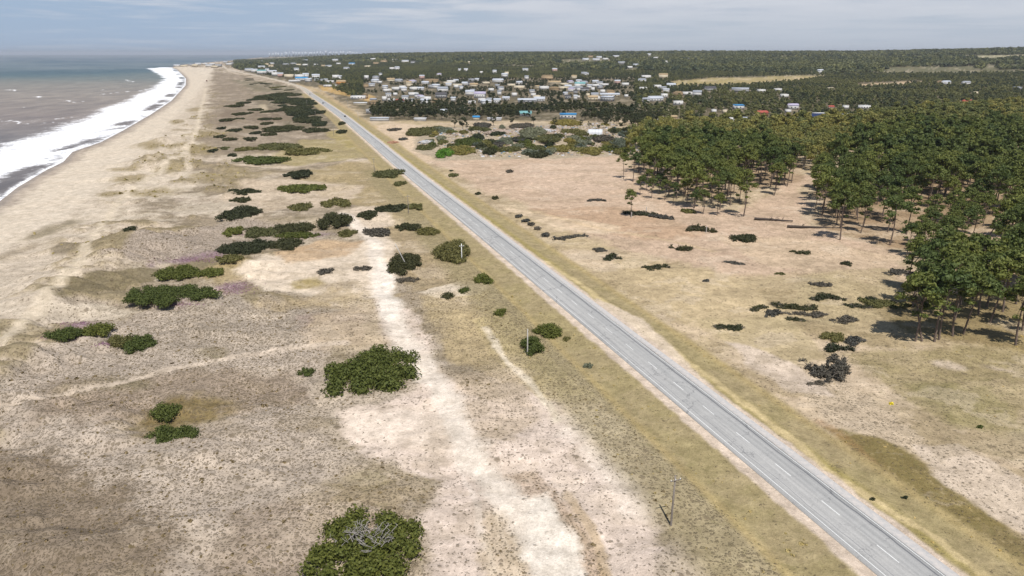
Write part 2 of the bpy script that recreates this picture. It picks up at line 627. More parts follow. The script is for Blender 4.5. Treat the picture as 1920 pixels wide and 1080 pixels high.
    for a in ((283, 272, 56, 14), (230, 317, 56, 8), (242, 334, 66, 12), (330, 273, 40, 10), (374, 281, 62, 20), (386, 252, 64, 10), (430, 330, 150, 18),
              (285, 361, 110, 12), (200, 363, 40, 9), (330, 228, 26, 8), (363, 206, 36, 7), (320, 316, 60, 18)):
        f.ell(*a, (164, 148, 112), .85, 4, 0.3, 0.8, fe=.5)
    f.ell(95, 432, 90, 12, (150, 138, 112), .8, 22, 0.3, 0.6)
    f.ell(118, 467, 46, 20, (138, 126, 106), .8, 10, 0.4, 0.5)
    f.ell(40, 470, 90, 10, (165, 150, 126), .7, 22, 0.3, 0.4)
    for a in ((440, 538, 64, 22, 10), (300, 568, 90, 8, 4), (350, 488, 110, 10, 6), (150, 610, 70, 8, 4), (110, 632, 50, 8, 0), (205, 645, 40, 8, 0), (400, 478, 50, 10, 8), (590, 440, 60, 6, 4)):
        f.ell(*a[:4], (158, 128, 148), .7, a[4], 0.6, 0.4, fe=.5, brk=.3)
    # bare sand of the left side
    f.poly([(440, 507), (500, 482), (640, 470), (690, 450), (664, 412), (700, 415), (745, 455), (735, 520), (720, 562), (560, 550), (480, 534)], (228, 211, 188), 10, 12, 1, 0.06, 0.0)
    f.poly([(520, 472), (600, 450), (680, 452), (650, 480), (540, 492)], (206, 176, 140), 8, 10, .8, 0.1, 0.2)
    f.ell(585, 532, 80, 18, (168, 150, 98), .9, 6, 0.1, 0.8)
    f.ell(640, 538, 110, 18, (176, 158, 128), .7, 0, 0.3, 0.4)
    f.ell(620, 562, 240, 26, (196, 174, 134), .7, 4, 0.25, 0.6)
    f.poly([(580, 590), (700, 570), (760, 640), (640, 655), (590, 650)], (208, 188, 158), 16, 18, .8, 0.25, 0.3, 0.3)
    f.poly([(460, 335), (600, 340), (690, 350), (640, 385), (500, 395), (420, 375)], (216, 197, 172), 12, 16, .9, 0.2, 0.1, 0.3)
    f.poly([(620, 395), (700, 385), (745, 415), (700, 440), (660, 420)], (222, 204, 180), 8, 10, .9, 0.12, 0.1)
    f.poly([(710, 560), (790, 590), (830, 700), (900, 760), (1000, 735), (1130, 755), (1205, 850), (1218, 950), (1235, 1120), (820, 1120), (800, 900), (650, 810), (640, 770), (780, 722), (800, 690), (740, 620)],
           (229, 211, 194), 14, 30, 1, 0.2, 0.0)
    f.poly([(640, 765), (800, 752), (850, 800), (830, 870), (720, 838), (640, 800)], (236, 218, 198), 18, 22, .9, 0.04, 0.0)
    f.poly([(790, 555), (900, 545), (990, 640), (1010, 700), (1000, 745), (900, 700), (830, 660)], (205, 184, 142), 12, 20, .85, 0.4, 0.5, 0.35)
    f.poly([(880, 600), (940, 590), (1060, 700), (1130, 760), (1000, 760), (940, 690)], (202, 184, 136), 10, 20, .7, 0.4, 0.6, 0.4)
    f.poly([(840, 700), (960, 700), (1000, 800), (900, 850), (850, 780)], (214, 194, 168), 14, 22, .7, 0.5, 0.2, 0.3)
    f.poly([(900, 900), (1000, 880), (1080, 960), (1160, 1090), (1120, 1110), (1040, 1000), (960, 960)], (196, 170, 142), 10, 18, .75, 0.75, 0.2, 0.3)
    f.path([(1070, 930), (1105, 985), (1135, 1040), (1150, 1100)], 1.6, (196, 170, 128), .6)
    f.path([(790, 690), (840, 790), (905, 880), (985, 960), (1040, 1030), (1075, 1110)], 2.4, (240, 226, 208), .7, spk=.03)
    f.path([(775, 660), (830, 790), (870, 900), (905, 1000), (930, 1110)], 1.1, (242, 228, 212), .6, spk=.05)
    f.path([(800, 660), (862, 790), (905, 900), (942, 1000), (975, 1110)], .9, (240, 226, 210), .5, spk=.05)
    f.poly([(905, 960), (980, 950), (1000, 1100), (900, 1110)], (204, 184, 150), 12, 16, .7, 0.7, 0.3, 0.3)
    f.poly([(1040, 780), (1100, 772), (1180, 790), (1190, 830), (1100, 838), (1040, 815)], (239, 222, 204), 14, 20, .9, 0.05, 0.0)
    f.poly([(1095, 835), (1165, 850), (1205, 920), (1212, 985), (1185, 960), (1130, 895)], (239, 222, 205), 12, 18, .95, 0.04, 0.0)
    f.poly([(985, 935), (1030, 928), (1075, 1010), (1122, 1110), (990, 1110), (980, 1000)], (244, 232, 214), 16, 26, .95, 0.04, 0.0)
    f.path([(905, 615), (950, 680), (1000, 740), (1040, 790)], 1.8, (236, 222, 198), .9, spk=0.05)
    f.poly([(790, 548), (850, 530), (930, 528), (900, 552), (830, 560)], (238, 222, 198), 5, 8, .9, 0.1, 0.0, 0.4)
    # footpaths
    f.path([(-60, 770), (60, 748), (170, 725), (330, 690), (470, 665), (560, 650), (650, 640)], 2.2, (218, 201, 180), .8, spk=0.08)
    f.path([(-60, 680), (60, 590), (130, 503), (178, 440), (222, 380), (275, 338), (345, 290), (365, 245), (378, 200), (386, 165)], 4.0, (221, 206, 182), .85, spk=0.0)
    f.path([(355, 320), (353, 290), (345, 275)], 3.5, (224, 208, 184), .8)
    f.path([(560, 247), (620, 243), (690, 245)], 5.0, (216, 198, 174), .9)
    f.path([(492, 196), (496, 212)], 9.0, (206, 190, 160), .9)
    f.path([(400, 310), (560, 312), (690, 304), (740, 303)], 4.0, (216, 194, 166), .8)
    # --- right of the road
    f.poly([(790, 302), (1160, 290), (1190, 330), (1260, 380), (1400, 400), (1480, 330), (1520, 330), (1515, 420), (1690, 470), (1700, 525), (1400, 520), (1150, 470), (1000, 392), (900, 352), (850, 320)],
           (211, 185, 159), 14, 20, 1, 0.16, 0.12)
    f.poly([(960, 310), (1160, 296), (1180, 350), (1060, 372), (980, 350)], (219, 194, 170), 12, 16, .8, 0.12, 0.1, 0.3)
    f.poly([(1000, 392), (1180, 388), (1330, 440), (1200, 450), (1080, 430)], (200, 168, 136), 10, 16, .7, 0.2, 0.2, 0.35)
    f.poly([(930, 384), (1050, 408), (1160, 424), (1130, 440), (1030, 425)], (230, 207, 176), 6, 12, .8, 0.05, 0.1)
    f.path([(1010, 398), (1120, 428), (1250, 450), (1330, 470)], 3.0, (226, 200, 164), .8)
    f.poly([(1340, 440), (1530, 450), (1690, 480), (1640, 540), (1450, 500)], (216, 192, 162), 12, 18, .8, 0.16, 0.2)
    f.poly([(1500, 520), (1680, 500), (1700, 560), (1600, 620), (1480, 600)], (196, 178, 140), 14, 24, .8, 0.35, 0.4, 0.3)
    f.poly([(1150, 480), (1400, 520), (1480, 600), (1360, 640), (1200, 560)], (209, 188, 150), 14, 24, .8, 0.1, 0.4)
    f.poly([(1300, 600), (1480, 600), (1560, 680), (1480, 700), (1380, 650)], (200, 182, 142), 14, 24, .7, 0.1, 0.5)
    f.poly([(1590, 665), (1930, 640), (1930, 830), (1760, 780), (1680, 742)], (167, 152, 112), 16, 30, .9, 0.3, 0.8, 0.25)
    f.poly([(1700, 720), (1860, 720), (1930, 800), (1800, 800)], (154, 144, 100), 16, 30, .7, 0.3, 0.8, 0.3)
    f.poly([(1500, 690), (1580, 710), (1690, 790), (1760, 850), (1700, 860), (1600, 810), (1520, 750)], (209, 190, 163), 12, 22, .85, 0.6, 0.1, 0.2)
    f.poly([(1362, 640), (1420, 652), (1500, 688), (1570, 745), (1490, 735), (1410, 690)], (224, 206, 186), 8, 12, .9, 0.1, 0.0)
    f.ell(1775, 683, 60, 14, (222, 204, 184), .8, -10, 0.1, 0, brk=.5)
    f.ell(1870, 690, 60, 8, (218, 200, 180), .7, -10, 0.1, 0, brk=.5)
    f.poly([(1545, 800), (1640, 822), (1745, 872), (1940, 1030), (1940, 1110), (1800, 1000), (1660, 900)], (132, 117, 68), 8, 16, .9, 0.2, 0.9)  # grassy bank; its slope shading is painted into the darker green
    f.poly([(1640, 940), (1760, 960), (1900, 1110), (1820, 1110)], (158, 140, 86), 12, 20, .7, 0.15, 0.9)
    f.path([(1545, 790), (1640, 868), (1730, 940)], 1.8, (172, 134, 94), .4)
    f.poly([(1715, 842), (1800, 828), (1935, 900), (1935, 1010), (1850, 962), (1765, 892)], (224, 206, 184), 8, 22, .9, 0.3, 0.0, 0.35)
    f.poly([(1770, 838), (1935, 800), (1935, 880), (1850, 850)], (206, 190, 160), 14, 24, .6, 0.4, 0.3, 0.5)
    f.poly([(1540, 340), (1930, 290), (1930, 560), (1700, 470), (1540, 425)], (158, 130, 100), 10, 16, .8, 0.3, 0.1, 0.3)
    f.poly([(1800, 462), (1870, 420), (1890, 450), (1862, 492), (1810, 484)], (215, 188, 156), 6, 8, .9, 0.05, 0)
    f.poly([(1640, 562), (1930, 540), (1930, 655), (1700, 625)], (146, 128, 84), 14, 20, .8, 0.4, 0.6)
    f.poly([(1180, 300), (1500, 280), (1500, 340), (1330, 372), (1200, 340)], (176, 150, 120), 8, 14, .7, 0.3, 0.1)
    # beyond the field: rubble, town, woods, far fields
    f.poly([(690, 236), (780, 232), (815, 300), (760, 302), (722, 268)], (220, 197, 168), 5, 8, 1, 0.1, 0.1)
    f.poly([(775, 240), (1150, 228), (1205, 282), (1160, 292), (820, 302), (785, 282)], (198, 182, 156), 5, 10, 1, 0.6, 0.2)
    f.poly([(930, 240), (1050, 236), (1090, 262), (960, 270)], (190, 172, 152), 5, 10, .8, 0.7, 0.1, 0.4)
    f.poly([(600, 166), (705, 227), (1200, 226), (1350, 236), (1500, 252), (1935, 252), (1935, 146), (1250, 138), (700, 118), (505, 107), (420, 117), (470, 137), (540, 154)],
           (112, 104, 84), 5, 6, 1, 0.3, 0.6)
    far = sstep(1900, 2400, f.D) * sstep(480, 560, f.az) * (f.ds > 150)
    f.put(far, (112, 110, 82), 0.0, 0.3)
    f.poly([(596, 160), (640, 166), (706, 181), (690, 190), (640, 178), (604, 170)], (202, 168, 108), 3, 4, 1, 0.1, 0.4)
    f.path([(556, 157), (600, 172), (655, 208), (700, 240)], 7, (196, 172, 132), .9)
    f.poly([(1246, 153), (1330, 146.5), (1500, 142.5), (1560, 143), (1510, 150), (1380, 157), (1260, 160)], (176, 160, 112), 3, 3, 1, 0.1, 0.7)
    f.path([(1240, 154), (1330, 151), (1420, 148), (1500, 146)], 14, (205, 184, 146), .9)
    f.path([(1300, 161), (1380, 159), (1440, 153), (1500, 148)], 12, (200, 178, 142), .9)
    f.poly([(1420, 106), (1560, 103.5), (1560, 107), (1420, 109)], (178, 170, 138), 1.2, 1, 1)
    f.poly([(1640, 105.5), (1930, 103), (1930, 107), (1640, 109)], (170, 164, 130), 1.2, 1, 1)
    f.poly([(1600, 158), (1720, 152), (1745, 156), (1620, 166)], (210, 184, 150), 2, 3, .9)
    inl = sstep(85, 120, f.ds)
    f.put(inl * sstep(.57, .65, mo2) * .28, (156, 140, 112), None)
    f.put(inl * sstep(.42, .34, mo2) * .30, (226, 208, 184), None)
    f.path([(645, 400), (690, 440), (712, 500), (728, 560), (756, 625), (800, 700), (850, 790), (905, 880), (975, 960), (1030, 1040), (1060, 1110)], 5.6, (242, 229, 212), .92, spk=0.0)
    f.path([(722, 500), (728, 545), (735, 590)], 5.5, (246, 235, 220), .9, spk=0.0)
    f.ell(730, 800, 150, 70, (238, 222, 204), .8, 0, 0.04, 0.0)
    f.ell(1110, 805, 120, 44, (240, 225, 208), .85, 0, 0.03, 0.0)
    f.path([(1120, 850), (1165, 890), (1190, 950)], 4.5, (240, 225, 208), .85, spk=.02)
    f.poly([(990, 940), (1030, 932), (1075, 1010), (1120, 1110), (995, 1110)], (245, 234, 218), 14, 22, .9, 0.02, 0.0)
    # --- verges and shoulders follow the road
    vl = sstep(-30, -24, f.ac) * (1 - sstep(-7, -6, f.ac)) * (f.rd < 40) * (f.D < 420)
    f.put(vl * 0.8, (170, 156, 118), 0.6, 0.7)
    vn = (1 - sstep(15, 17.5, f.rd)) * (f.D < 1300)
    f.put(vn, (176, 160, 122), 0.05, 0.7)
    f.put(vn * sstep(.44, .6, f.med) * .5, (160, 147, 104))
    f.put(vn * np.exp(-((f.rd - 16.0) / 1.3) ** 2) * .7, (194, 172, 120))
    f.put(vn * (f.ac > 0) * np.exp(-((f.rd - 8.2) / 1.2) ** 2) * .6, (170, 156, 88))
    f.path([(1020, 490), (1120, 556), (1190, 603), (1300, 688), (1420, 772), (1560, 880), (1700, 978), (1860, 1090), (1900, 1120)], 2.0, (214, 194, 148), .9, spk=0, grs=.3)
    f.path([(1480, 850), (1600, 940), (1740, 1060), (1800, 1110)], 1.0, (206, 186, 138), .7, spk=0, grs=.3)
    f.poly([(1120, 560), (1200, 596), (1300, 690), (1340, 735), (1290, 715), (1215, 655), (1140, 590)], (226, 208, 184), 5, 7, .9, 0.05, 0.1)
    sh = (1 - sstep(6.3, 7.3, f.rd + (f.fine - .5) * 1.2)) * (f.D < 5000)
    f.put(sh, (224, 206, 186), 0.0, 0.0)
    # wet sand last
    wet = (1 - sstep(3, 11, f.ds + (f.med - .5) * 8))
    f.put(wet * .85, (184, 170, 154), 0, 0)
    f.put((1 - sstep(0, 3, f.ds + (f.med - .5) * 3)) * .6, (150, 141, 134), 0, 0)
    f.spk = np.clip(f.spk * (.45 + 1.1 * f.med), 0, 1)
    v = 1 + (f.fine - .5) * 0.22 + (f.med - .5) * 0.30
    f.col *= v[:, None]
    f.col = np.clip(f.col, 0.01, 0.8)


# ------------------------------------------------------------------ the ground sheet
def fan(ylist, slist):
    Y, S = np.meshgrid(np.array(ylist), np.array(slist), indexing='ij')
    X = S * (Y * CP + HC * SP)
    nr, nc = Y.shape
    i = np.arange(nr * nc).reshape(nr, nc)
    q = np.stack([i[:-1, :-1], i[:-1, 1:], i[1:, 1:], i[1:, :-1]], -1).reshape(-1, 4)
    return X.ravel(), Y.ravel(), q


def sheet(name, x, y, z, q, material, colors):
    me = bpy.data.meshes.new(name)
    me.vertices.add(len(x))
    me.vertices.foreach_set('co', np.stack([x, y, z], 1).astype(np.float32).ravel())
    me.loops.add(q.size)
    me.loops.foreach_set('vertex_index', q.astype(np.int32).ravel())
    me.polygons.add(len(q))
    me.polygons.foreach_set('loop_start', (np.arange(len(q)) * 4).astype(np.int32))
    me.polygons.foreach_set('use_smooth', np.ones(len(q), bool))
    for k, c in colors.items():
        ca = me.color_attributes.new(k, 'FLOAT_COLOR', 'POINT')
        c4 = np.ones((len(x), 4), np.float32)
        c4[:, :c.shape[1]] = c
        ca.data.foreach_set('color', c4.ravel())
    me.update(calc_edges=True)
    me.materials.append(material)
    return link(name, me)


ys = [-15, 0, 20, 40, 55] + [float(flat([(960, yy)])[0, 1]) for yy in np.arange(1125, 102.6, -1.7)] + [40000.0]
ss = list(np.linspace(-2.5, -0.95, 10)[:-1]) + list(np.linspace(-0.95, 0.95, 960)) + list(np.linspace(0.95, 2.5, 10)[1:])
gx, gy, gq = fan(ys, ss)

GM, t, b = mat("ground")
pz = pos(t)
gc = attr(t, 'gcol').outputs['Color']
gm = t.nodes.new('ShaderNodeSeparateColor')
t.links.new(attr(t, 'gmask').outputs['Color'], gm.inputs[0])
nf = NOISE(t, pz, 3.4, 8, 0.68)
nm = NOISE(t, pz, 0.33, 8, 0.62)
c = MIX(t, 1.0, gc, MIX(t, MR(t, nm, 0.28, 0.72, smooth=False), (0.74, 0.73, 0.71), (1.2, 1.2, 1.21)), 'MULTIPLY')
c = MIX(t, 1.0, c, MIX(t, MR(t, nf, 0.25, 0.75, smooth=False), (0.80, 0.79, 0.78), (1.16, 1.16, 1.17)), 'MULTIPLY')
# low dark scrub plants between the sand, where the scrub mask is high
nwp = t.nodes.new('ShaderNodeVectorMath')
nwp.operation = 'ADD'
nd = t.nodes.new('ShaderNodeTexNoise')
nd.inputs['Scale'].default_value = 1.6
nd.inputs['Detail'].default_value = 3
t.links.new(pz, nd.inputs['Vector'])
nsc = t.nodes.new('ShaderNodeVectorMath')
nsc.operation = 'SCALE'
nsc.inputs['Scale'].default_value = 0.9
t.links.new(nd.outputs['Color'], nsc.inputs[0])
t.links.new(pz, nwp.inputs[0])
t.links.new(nsc.outputs[0], nwp.inputs[1])


def spots(scale, r0, r1, gain):
    v = t.nodes.new('ShaderNodeTexVoronoi')
    v.voronoi_dimensions = '2D'
    v.inputs['Scale'].default_value = scale
    t.links.new(nwp.outputs[0], v.inputs['Vector'])
    q = t.nodes.new('ShaderNodeSeparateColor')
    t.links.new(v.outputs['Color'], q.inputs[0])
    rad = M(t, 'ADD', r0, M(t, 'MULTIPLY', q.outputs[0], r1))
    on = MR(t, M(t, 'SUBTRACT', M(t, 'MULTIPLY', gm.outputs[0], gain), q.outputs[1]), -0.04, 0.04)
    return M(t, 'MULTIPLY', MR(t, M(t, 'SUBTRACT', v.outputs['Distance'], rad), 0.09, -0.09), on)


sp = M(t, 'MAXIMUM', spots(1.25, 0.10, 0.22, 1.0), spots(2.5, 0.12, 0.22, 0.85))
sp = M(t, 'MAXIMUM', sp, spots(0.5, 0.08, 0.18, 0.35))
c = MIX(t, M(t, 'MULTIPLY', sp, 0.68), c, MIX(t, nf, tuple(alb(80, 70, 54)), tuple(alb(146, 130, 106))))
n9 = NOISE(t, pz, 1.25, 10, 0.78)
c = MIX(t, 1.0, c, MIX(t, MR(t, n9, 0.3, 0.7, smooth=False), (0.74, 0.73, 0.71), (1.2, 1.2, 1.2)), 'MULTIPLY')
# green and straw mottling of the grass
ng = NOISE(t, pz, 0.75, 6, 0.66)
c = MIX(t, M(t, 'MULTIPLY', gm.outputs[1], MR(t, ng, 0.5, 0.68, 0, 0.5)), c, tuple(alb(130, 122, 80)))
c = MIX(t, M(t, 'MULTIPLY', gm.outputs[1], MR(t, ng, 0.46, 0.3, 0, 0.4)), c, tuple(alb(208, 186, 140)))
t.links.new(c, b.inputs['Base Color'])
b.inputs['Roughness'].default_value = 0.95
b.inputs['Specular IOR Level'].default_value = 0.1
bump(t, b, M(t, 'ADD', M(t, 'ADD', nf, M(t, 'MULTIPLY', nm, 2.0)), M(t, 'MULTIPLY', sp, 0.8)), 0.75, 0.28)

fld = Field(gx, gy)
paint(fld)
gz = fld.z.copy()
gz = np.where(fld.rd < 6.0, gz - 0.16, gz)
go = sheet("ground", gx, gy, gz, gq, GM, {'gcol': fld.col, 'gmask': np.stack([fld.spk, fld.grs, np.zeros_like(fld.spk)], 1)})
tag(go, None, None, None, 'structure')

# ------------------------------------------------------------------ the sea
SM, t, b = mat("sea")
pz = pos(t)
wm = t.nodes.new('ShaderNodeSeparateColor')
t.links.new(attr(t, 'smask').outputs['Color'], wm.inputs[0])
mp_ = t.nodes.new('ShaderNodeMapping')
mp_.inputs['Rotation'].default_value = (0, 0, R(-24))
mp_.inputs['Scale'].default_value = (1.0, 0.33, 1.0)
t.links.new(pz, mp_.inputs[0])
w1 = NOISE(t, mp_.outputs[0], 0.045, 7, 0.6, 0.4)
w2 = NOISE(t, mp_.outputs[0], 0.30, 6, 0.65, 0.3)
w3 = NOISE(t, pz, 0.22, 9, 0.72, 0.6)
c = MIX(t, 1.0, attr(t, 'scol').outputs['Color'], MIX(t, MR(t, w1, 0.3, 0.7), (0.78, 0.78, 0.8), (1.2, 1.19, 1.17)), 'MULTIPLY')
fm = M(t, 'ADD', wm.outputs[0], M(t, 'MULTIPLY', M(t, 'SUBTRACT', w3, 0.5), 1.1))
fm = M(t, 'ADD', fm, M(t, 'MULTIPLY', M(t, 'SUBTRACT', w2, 0.5), 0.75))
fm = M(t, 'ADD', fm, M(t, 'MULTIPLY', M(t, 'SUBTRACT', w1, 0.5), 0.45))
foam = MR(t, fm, 0.26, 0.78)
caps = M(t, 'MULTIPLY', MR(t, M(t, 'ADD', w2, M(t, 'MULTIPLY', w1, 0.35)), 0.78, 0.93), 0.6)
foam = M(t, 'MAXIMUM', foam, M(t, 'MULTIPLY', caps, wm.outputs[1]))
c = MIX(t, M(t, 'MULTIPLY', foam, 0.96), c, MIX(t, MR(t, w3, 0.3, 0.6), tuple(alb(214, 216, 220)), (0.88, 0.88, 0.88)))
t.links.new(c, b.inputs['Base Color'])
t.links.new(MR(t, foam, 0, 1, 0.42, 0.9, False), b.inputs['Roughness'])
b.inputs['Specular IOR Level'].default_value = 0.12
bump(t, b, M(t, 'ADD', M(t, 'MULTIPLY', w2, 1.0), M(t, 'MULTIPLY', w3, M(t, 'MULTIPLY', foam, 0.8))), 0.55, 0.9)

sy = [40, 60] + [float(flat([(960, yy)])[0, 1]) for yy in np.arange(900, 102.6, -1.5)] + [40000.0]
sxs = list(np.linspace(-2.5, -0.85, 10)[:-1]) + list(np.linspace(-0.85, -0.2, 330))
sx, sy_, sq = fan(sy, sxs)
zz, ds, rd, ac, D, az = height(sx, sy_, True)
off = -ds
# how far the white water reaches from the shore, along the coast
FO = flat([(-300, 480), (-60, 310), (0, 269), (72, 253), (100, 248), (106, 239), (172, 220), (186, 205), (240, 189), (262, 176), (288, 164), (308, 147), (288, 134), (274, 127.5)], -2.2)
INN = flat(SHORE_PX[1:16], -2.2)
ring = [tuple(p) for p in FO] + [tuple(p) for p in INN[::-1]]
sdf = poly_sd(sx + (fbm(sx / 30, sy_ / 30, 2, 3) - .5) * 22, sy_ + (fbm(sx / 30, sy_ / 30, 6, 3) - .5) * 40, ring)
mpx = np.maximum((sy_ * CP + HC * SP) / F, 0.03)
fo = sstep(-24, 22, sdf) * 0.86
inner = (1 - sstep(2, 16 + 10 * fbm(sx / 60, sy_ / 60, 9, 2), off))
gap = np.exp(-((off - 14) / 8) ** 2) * sstep(.46, .62, fbm(sx / 45, sy_ / 90, 12, 2)) * (0.1 + .45 * sstep(260, 460, D))
fo = np.clip(fo - gap, 0, 1.05)
fo = np.maximum(fo, np.exp(-((off - 3) / 3.2) ** 2) * .7)
for line, wd in (([(196, 177), (215, 174), (262, 170), (296, 162)], 9), ([(186, 168), (205, 171)], 6), ([(110, 223), (135, 220), (175, 219)], 6), ([(115, 188), (140, 192), (165, 190)], 7),
                 ([(236, 150), (250, 153), (262, 154)], 12), ([(45, 202), (62, 200)], 5), ([(10, 168), (35, 170)], 6), ([(188, 128.5), (196, 129)], 22), ([(228, 129), (240, 129.4)], 22),
                 ([(0, 224), (50, 232), (100, 230)], 5), ([(60, 180), (90, 184)], 6)):
    wpt = [tuple(p) for p in flat(line, -2.2)]
    d, _ = seg_dist(sx + (fbm(sx / 20, sy_ / 20, 33, 3) - .5) * 22, sy_ + (fbm(sx / 20, sy_ / 20, 36, 3) - .5) * 30, wpt)
    fo = np.maximum(fo, (1 - sstep(0, wd, d)) * .62)
capm = (1 - sstep(150, 420, off)) * sstep(20, 60, off) * 0.9
py_ = topx(sx, sy_, -2.3)[1]
wob = (fbm(sx / 400, sy_ / 700, 61, 3) - .5)
ysq = py_ + wob * 24
CK = [(100, (116, 126, 134)), (108, (110, 120, 126)), (116, (80, 98, 108)), (122, (112, 122, 124)), (130, (72, 92, 98)), (140, (88, 104, 104)), (150, (114, 118, 110)),
      (160, (134, 128, 116)), (185, (142, 131, 118)), (215, (134, 122, 112)), (255, (122, 115, 110)), (400, (120, 114, 110)), (1000, (120, 114, 110))]
sc_ = np.stack([np.interp(ysq, [k[0] for k in CK], [alb(*k[1])[j] for k in CK]) for j in range(3)], 1) * 1.18
shal = (1 - sstep(0, 60, off))[:, None] * .6
sc_ = sc_ * (1 - shal) + alb(124, 116, 112) * shal * .75
sz = np.full(sx.shape, -2.3) + np.clip(off, 0, 40) / 40 * 0.15
swell = np.sin(off / 9.0 + 3 * fbm(sx / 80, sy_ / 80, 71, 2)) * 0.22 * sstep(15, 60, off) * (1 - sstep(500, 1200, D))
so = sheet("sea", sx, sy_, sz + swell, sq, SM, {'scol': sc_, 'smask': np.stack([fo, capm, np.zeros_like(fo)], 1)})
tag(so, None, None, None, 'structure')

# ------------------------------------------------------------------ the road
RL, t, b = mat("asphalt")
rc = t.nodes.new('ShaderNodeSeparateColor')
t.links.new(attr(t, 'rcol').outputs['Color'], rc.inputs[0])          # r: across in metres, g: along in metres
acx, alx = rc.outputs[0], rc.outputs[1]
pz = pos(t)
a1, a2 = NOISE(t, pz, 6.0, 6, .7), NOISE(t, pz, 0.5, 5, .6)
cc = t.nodes.new('ShaderNodeCombineXYZ')
t.links.new(M(t, 'MULTIPLY', acx, 1.6), cc.inputs[0])
t.links.new(M(t, 'MULTIPLY', alx, 0.03), cc.inputs[1])
a3 = NOISE(t, cc.outputs[0], 1.0, 4, .6)
c = MIX(t, MR(t, a3, .3, .7), tuple(alb(166, 165, 162)), tuple(alb(192, 190, 186)))
c = MIX(t, 1.0, c, MIX(t, MR(t, a1, .25, .75), (0.84, 0.84, 0.84), (1.14, 1.14, 1.13)), 'MULTIPLY')
c = MIX(t, M(t, 'MULTIPLY', MR(t, a2, .5, .7), .35), c, tuple(alb(196, 194, 188)))
c = MIX(t, M(t, 'MULTIPLY', MR(t, acx, 0.05, 0.6), 0.22), c, tuple(alb(148, 150, 150)))       # the right lane is the darker one
wob = M(t, 'MULTIPLY', M(t, 'SUBTRACT', NOISE(t, cc.outputs[0], 8.0, 4, .6), .5), .5)
nw = t.nodes.new('ShaderNodeTexNoise')
nw.noise_dimensions = '1D'
nw.inputs['Scale'].default_value = 0.12
nw.inputs['Detail'].default_value = 4
t.links.new(alx, nw.inputs['W'])
wv = M(t, 'MULTIPLY', M(t, 'SUBTRACT', nw.outputs[0], .5), 0.55)


def seam(at, width, amt, col):
    global c
    d = M(t, 'ABSOLUTE', M(t, 'SUBTRACT', M(t, 'ADD', acx, wv), at))
    c = MIX(t, M(t, 'MULTIPLY', MR(t, d, width, width * .3), amt), c, tuple(alb(*col)))


seam(2.95, 0.22, 0.75, (98, 100, 106))
seam(-2.7, 0.12, 0.55, (110, 112, 116))
seam(0.22, 0.05, 0.4, (120, 122, 126))
vor = t.nodes.new('ShaderNodeTexVoronoi')
vor.feature = 'DISTANCE_TO_EDGE'
vor.inputs['Scale'].default_value = 0.16
vv = t.nodes.new('ShaderNodeCombineXYZ')
t.links.new(M(t, 'ADD', M(t, 'MULTIPLY', acx, .35), M(t, 'MULTIPLY', a2, 2.5)), vv.inputs[0])
t.links.new(M(t, 'ADD', alx, M(t, 'MULTIPLY', a2, 9)), vv.inputs[1])
t.links.new(vv.outputs[0], vor.inputs['Vector'])
c = MIX(t, M(t, 'MULTIPLY', MR(t, vor.outputs['Distance'], .014, .003), .5), c, tuple(alb(104, 104, 106)))
c = MIX(t, M(t, 'MULTIPLY', MR(t, alx, 1100, 1700), .8), c, tuple(alb(206, 190, 160)))               # sand blown over the far stretch
t.links.new(c, b.inputs['Base Color'])
b.inputs['Roughness'].default_value = 0.8
bump(t, b, a1, 0.2, 0.02)
PM, t, b = mat("road_paint")
pn = NOISE(t, pos(t), 3.0, 5, .7)
t.links.new(MIX(t, MR(t, pn, .5, .75), tuple(alb(240, 240, 236)), tuple(alb(196, 196, 194))), b.inputs['Base Color'])
SHM, t, b = mat("paved_shoulder")
pn = NOISE(t, pos(t), 1.2, 7, .7)
t.links.new(MIX(t, MR(t, pn, .3, .7), tuple(alb(186, 185, 183)), tuple(alb(214, 206, 198))), b.inputs['Base Color'])

tg = np.gradient(ROAD, axis=0)
tg /= np.linalg.norm(tg, axis=1)[:, None]
nr_ = np.stack([tg[:, 1], -tg[:, 0]], 1)
arc = np.concatenate([[0], np.cumsum(np.linalg.norm(np.diff(ROAD, axis=0), axis=1))])
rz_ = height(ROAD[:, 0], ROAD[:, 1])


def strip(name, offs, zo, material, sl=slice(None), parent=None, wob=0.0):
    pts, n2, zz, ar = ROAD[sl], nr_[sl], rz_[sl], arc[sl]
    k = len(offs)
    w = (fbm(ar / 9, ar * 0, 5, 4) - .5) * wob
    V = np.stack([np.concatenate([pts[i] + n2[i] * (o + (w[i] if j in (0, k - 1) else 0)), [zz[i] + zo[j]]]) for i in range(len(pts)) for j, o in enumerate(offs)])
    V = V.reshape(-1, 3)
    i = np.arange(len(pts) * k).reshape(len(pts), k)
    q = np.stack([i[:-1, :-1], i[:-1, 1:], i[1:, 1:], i[1:, :-1]], -1).reshape(-1, 4)
    col = np.stack([np.tile(offs, len(pts)), np.repeat(ar, k)], 1)
    o = sheet(name, V[:, 0], V[:, 1], V[:, 2], q, material, {'rcol': np.concatenate([col, col[:, :1] * 0], 1)})
    o.parent = parent
    return o


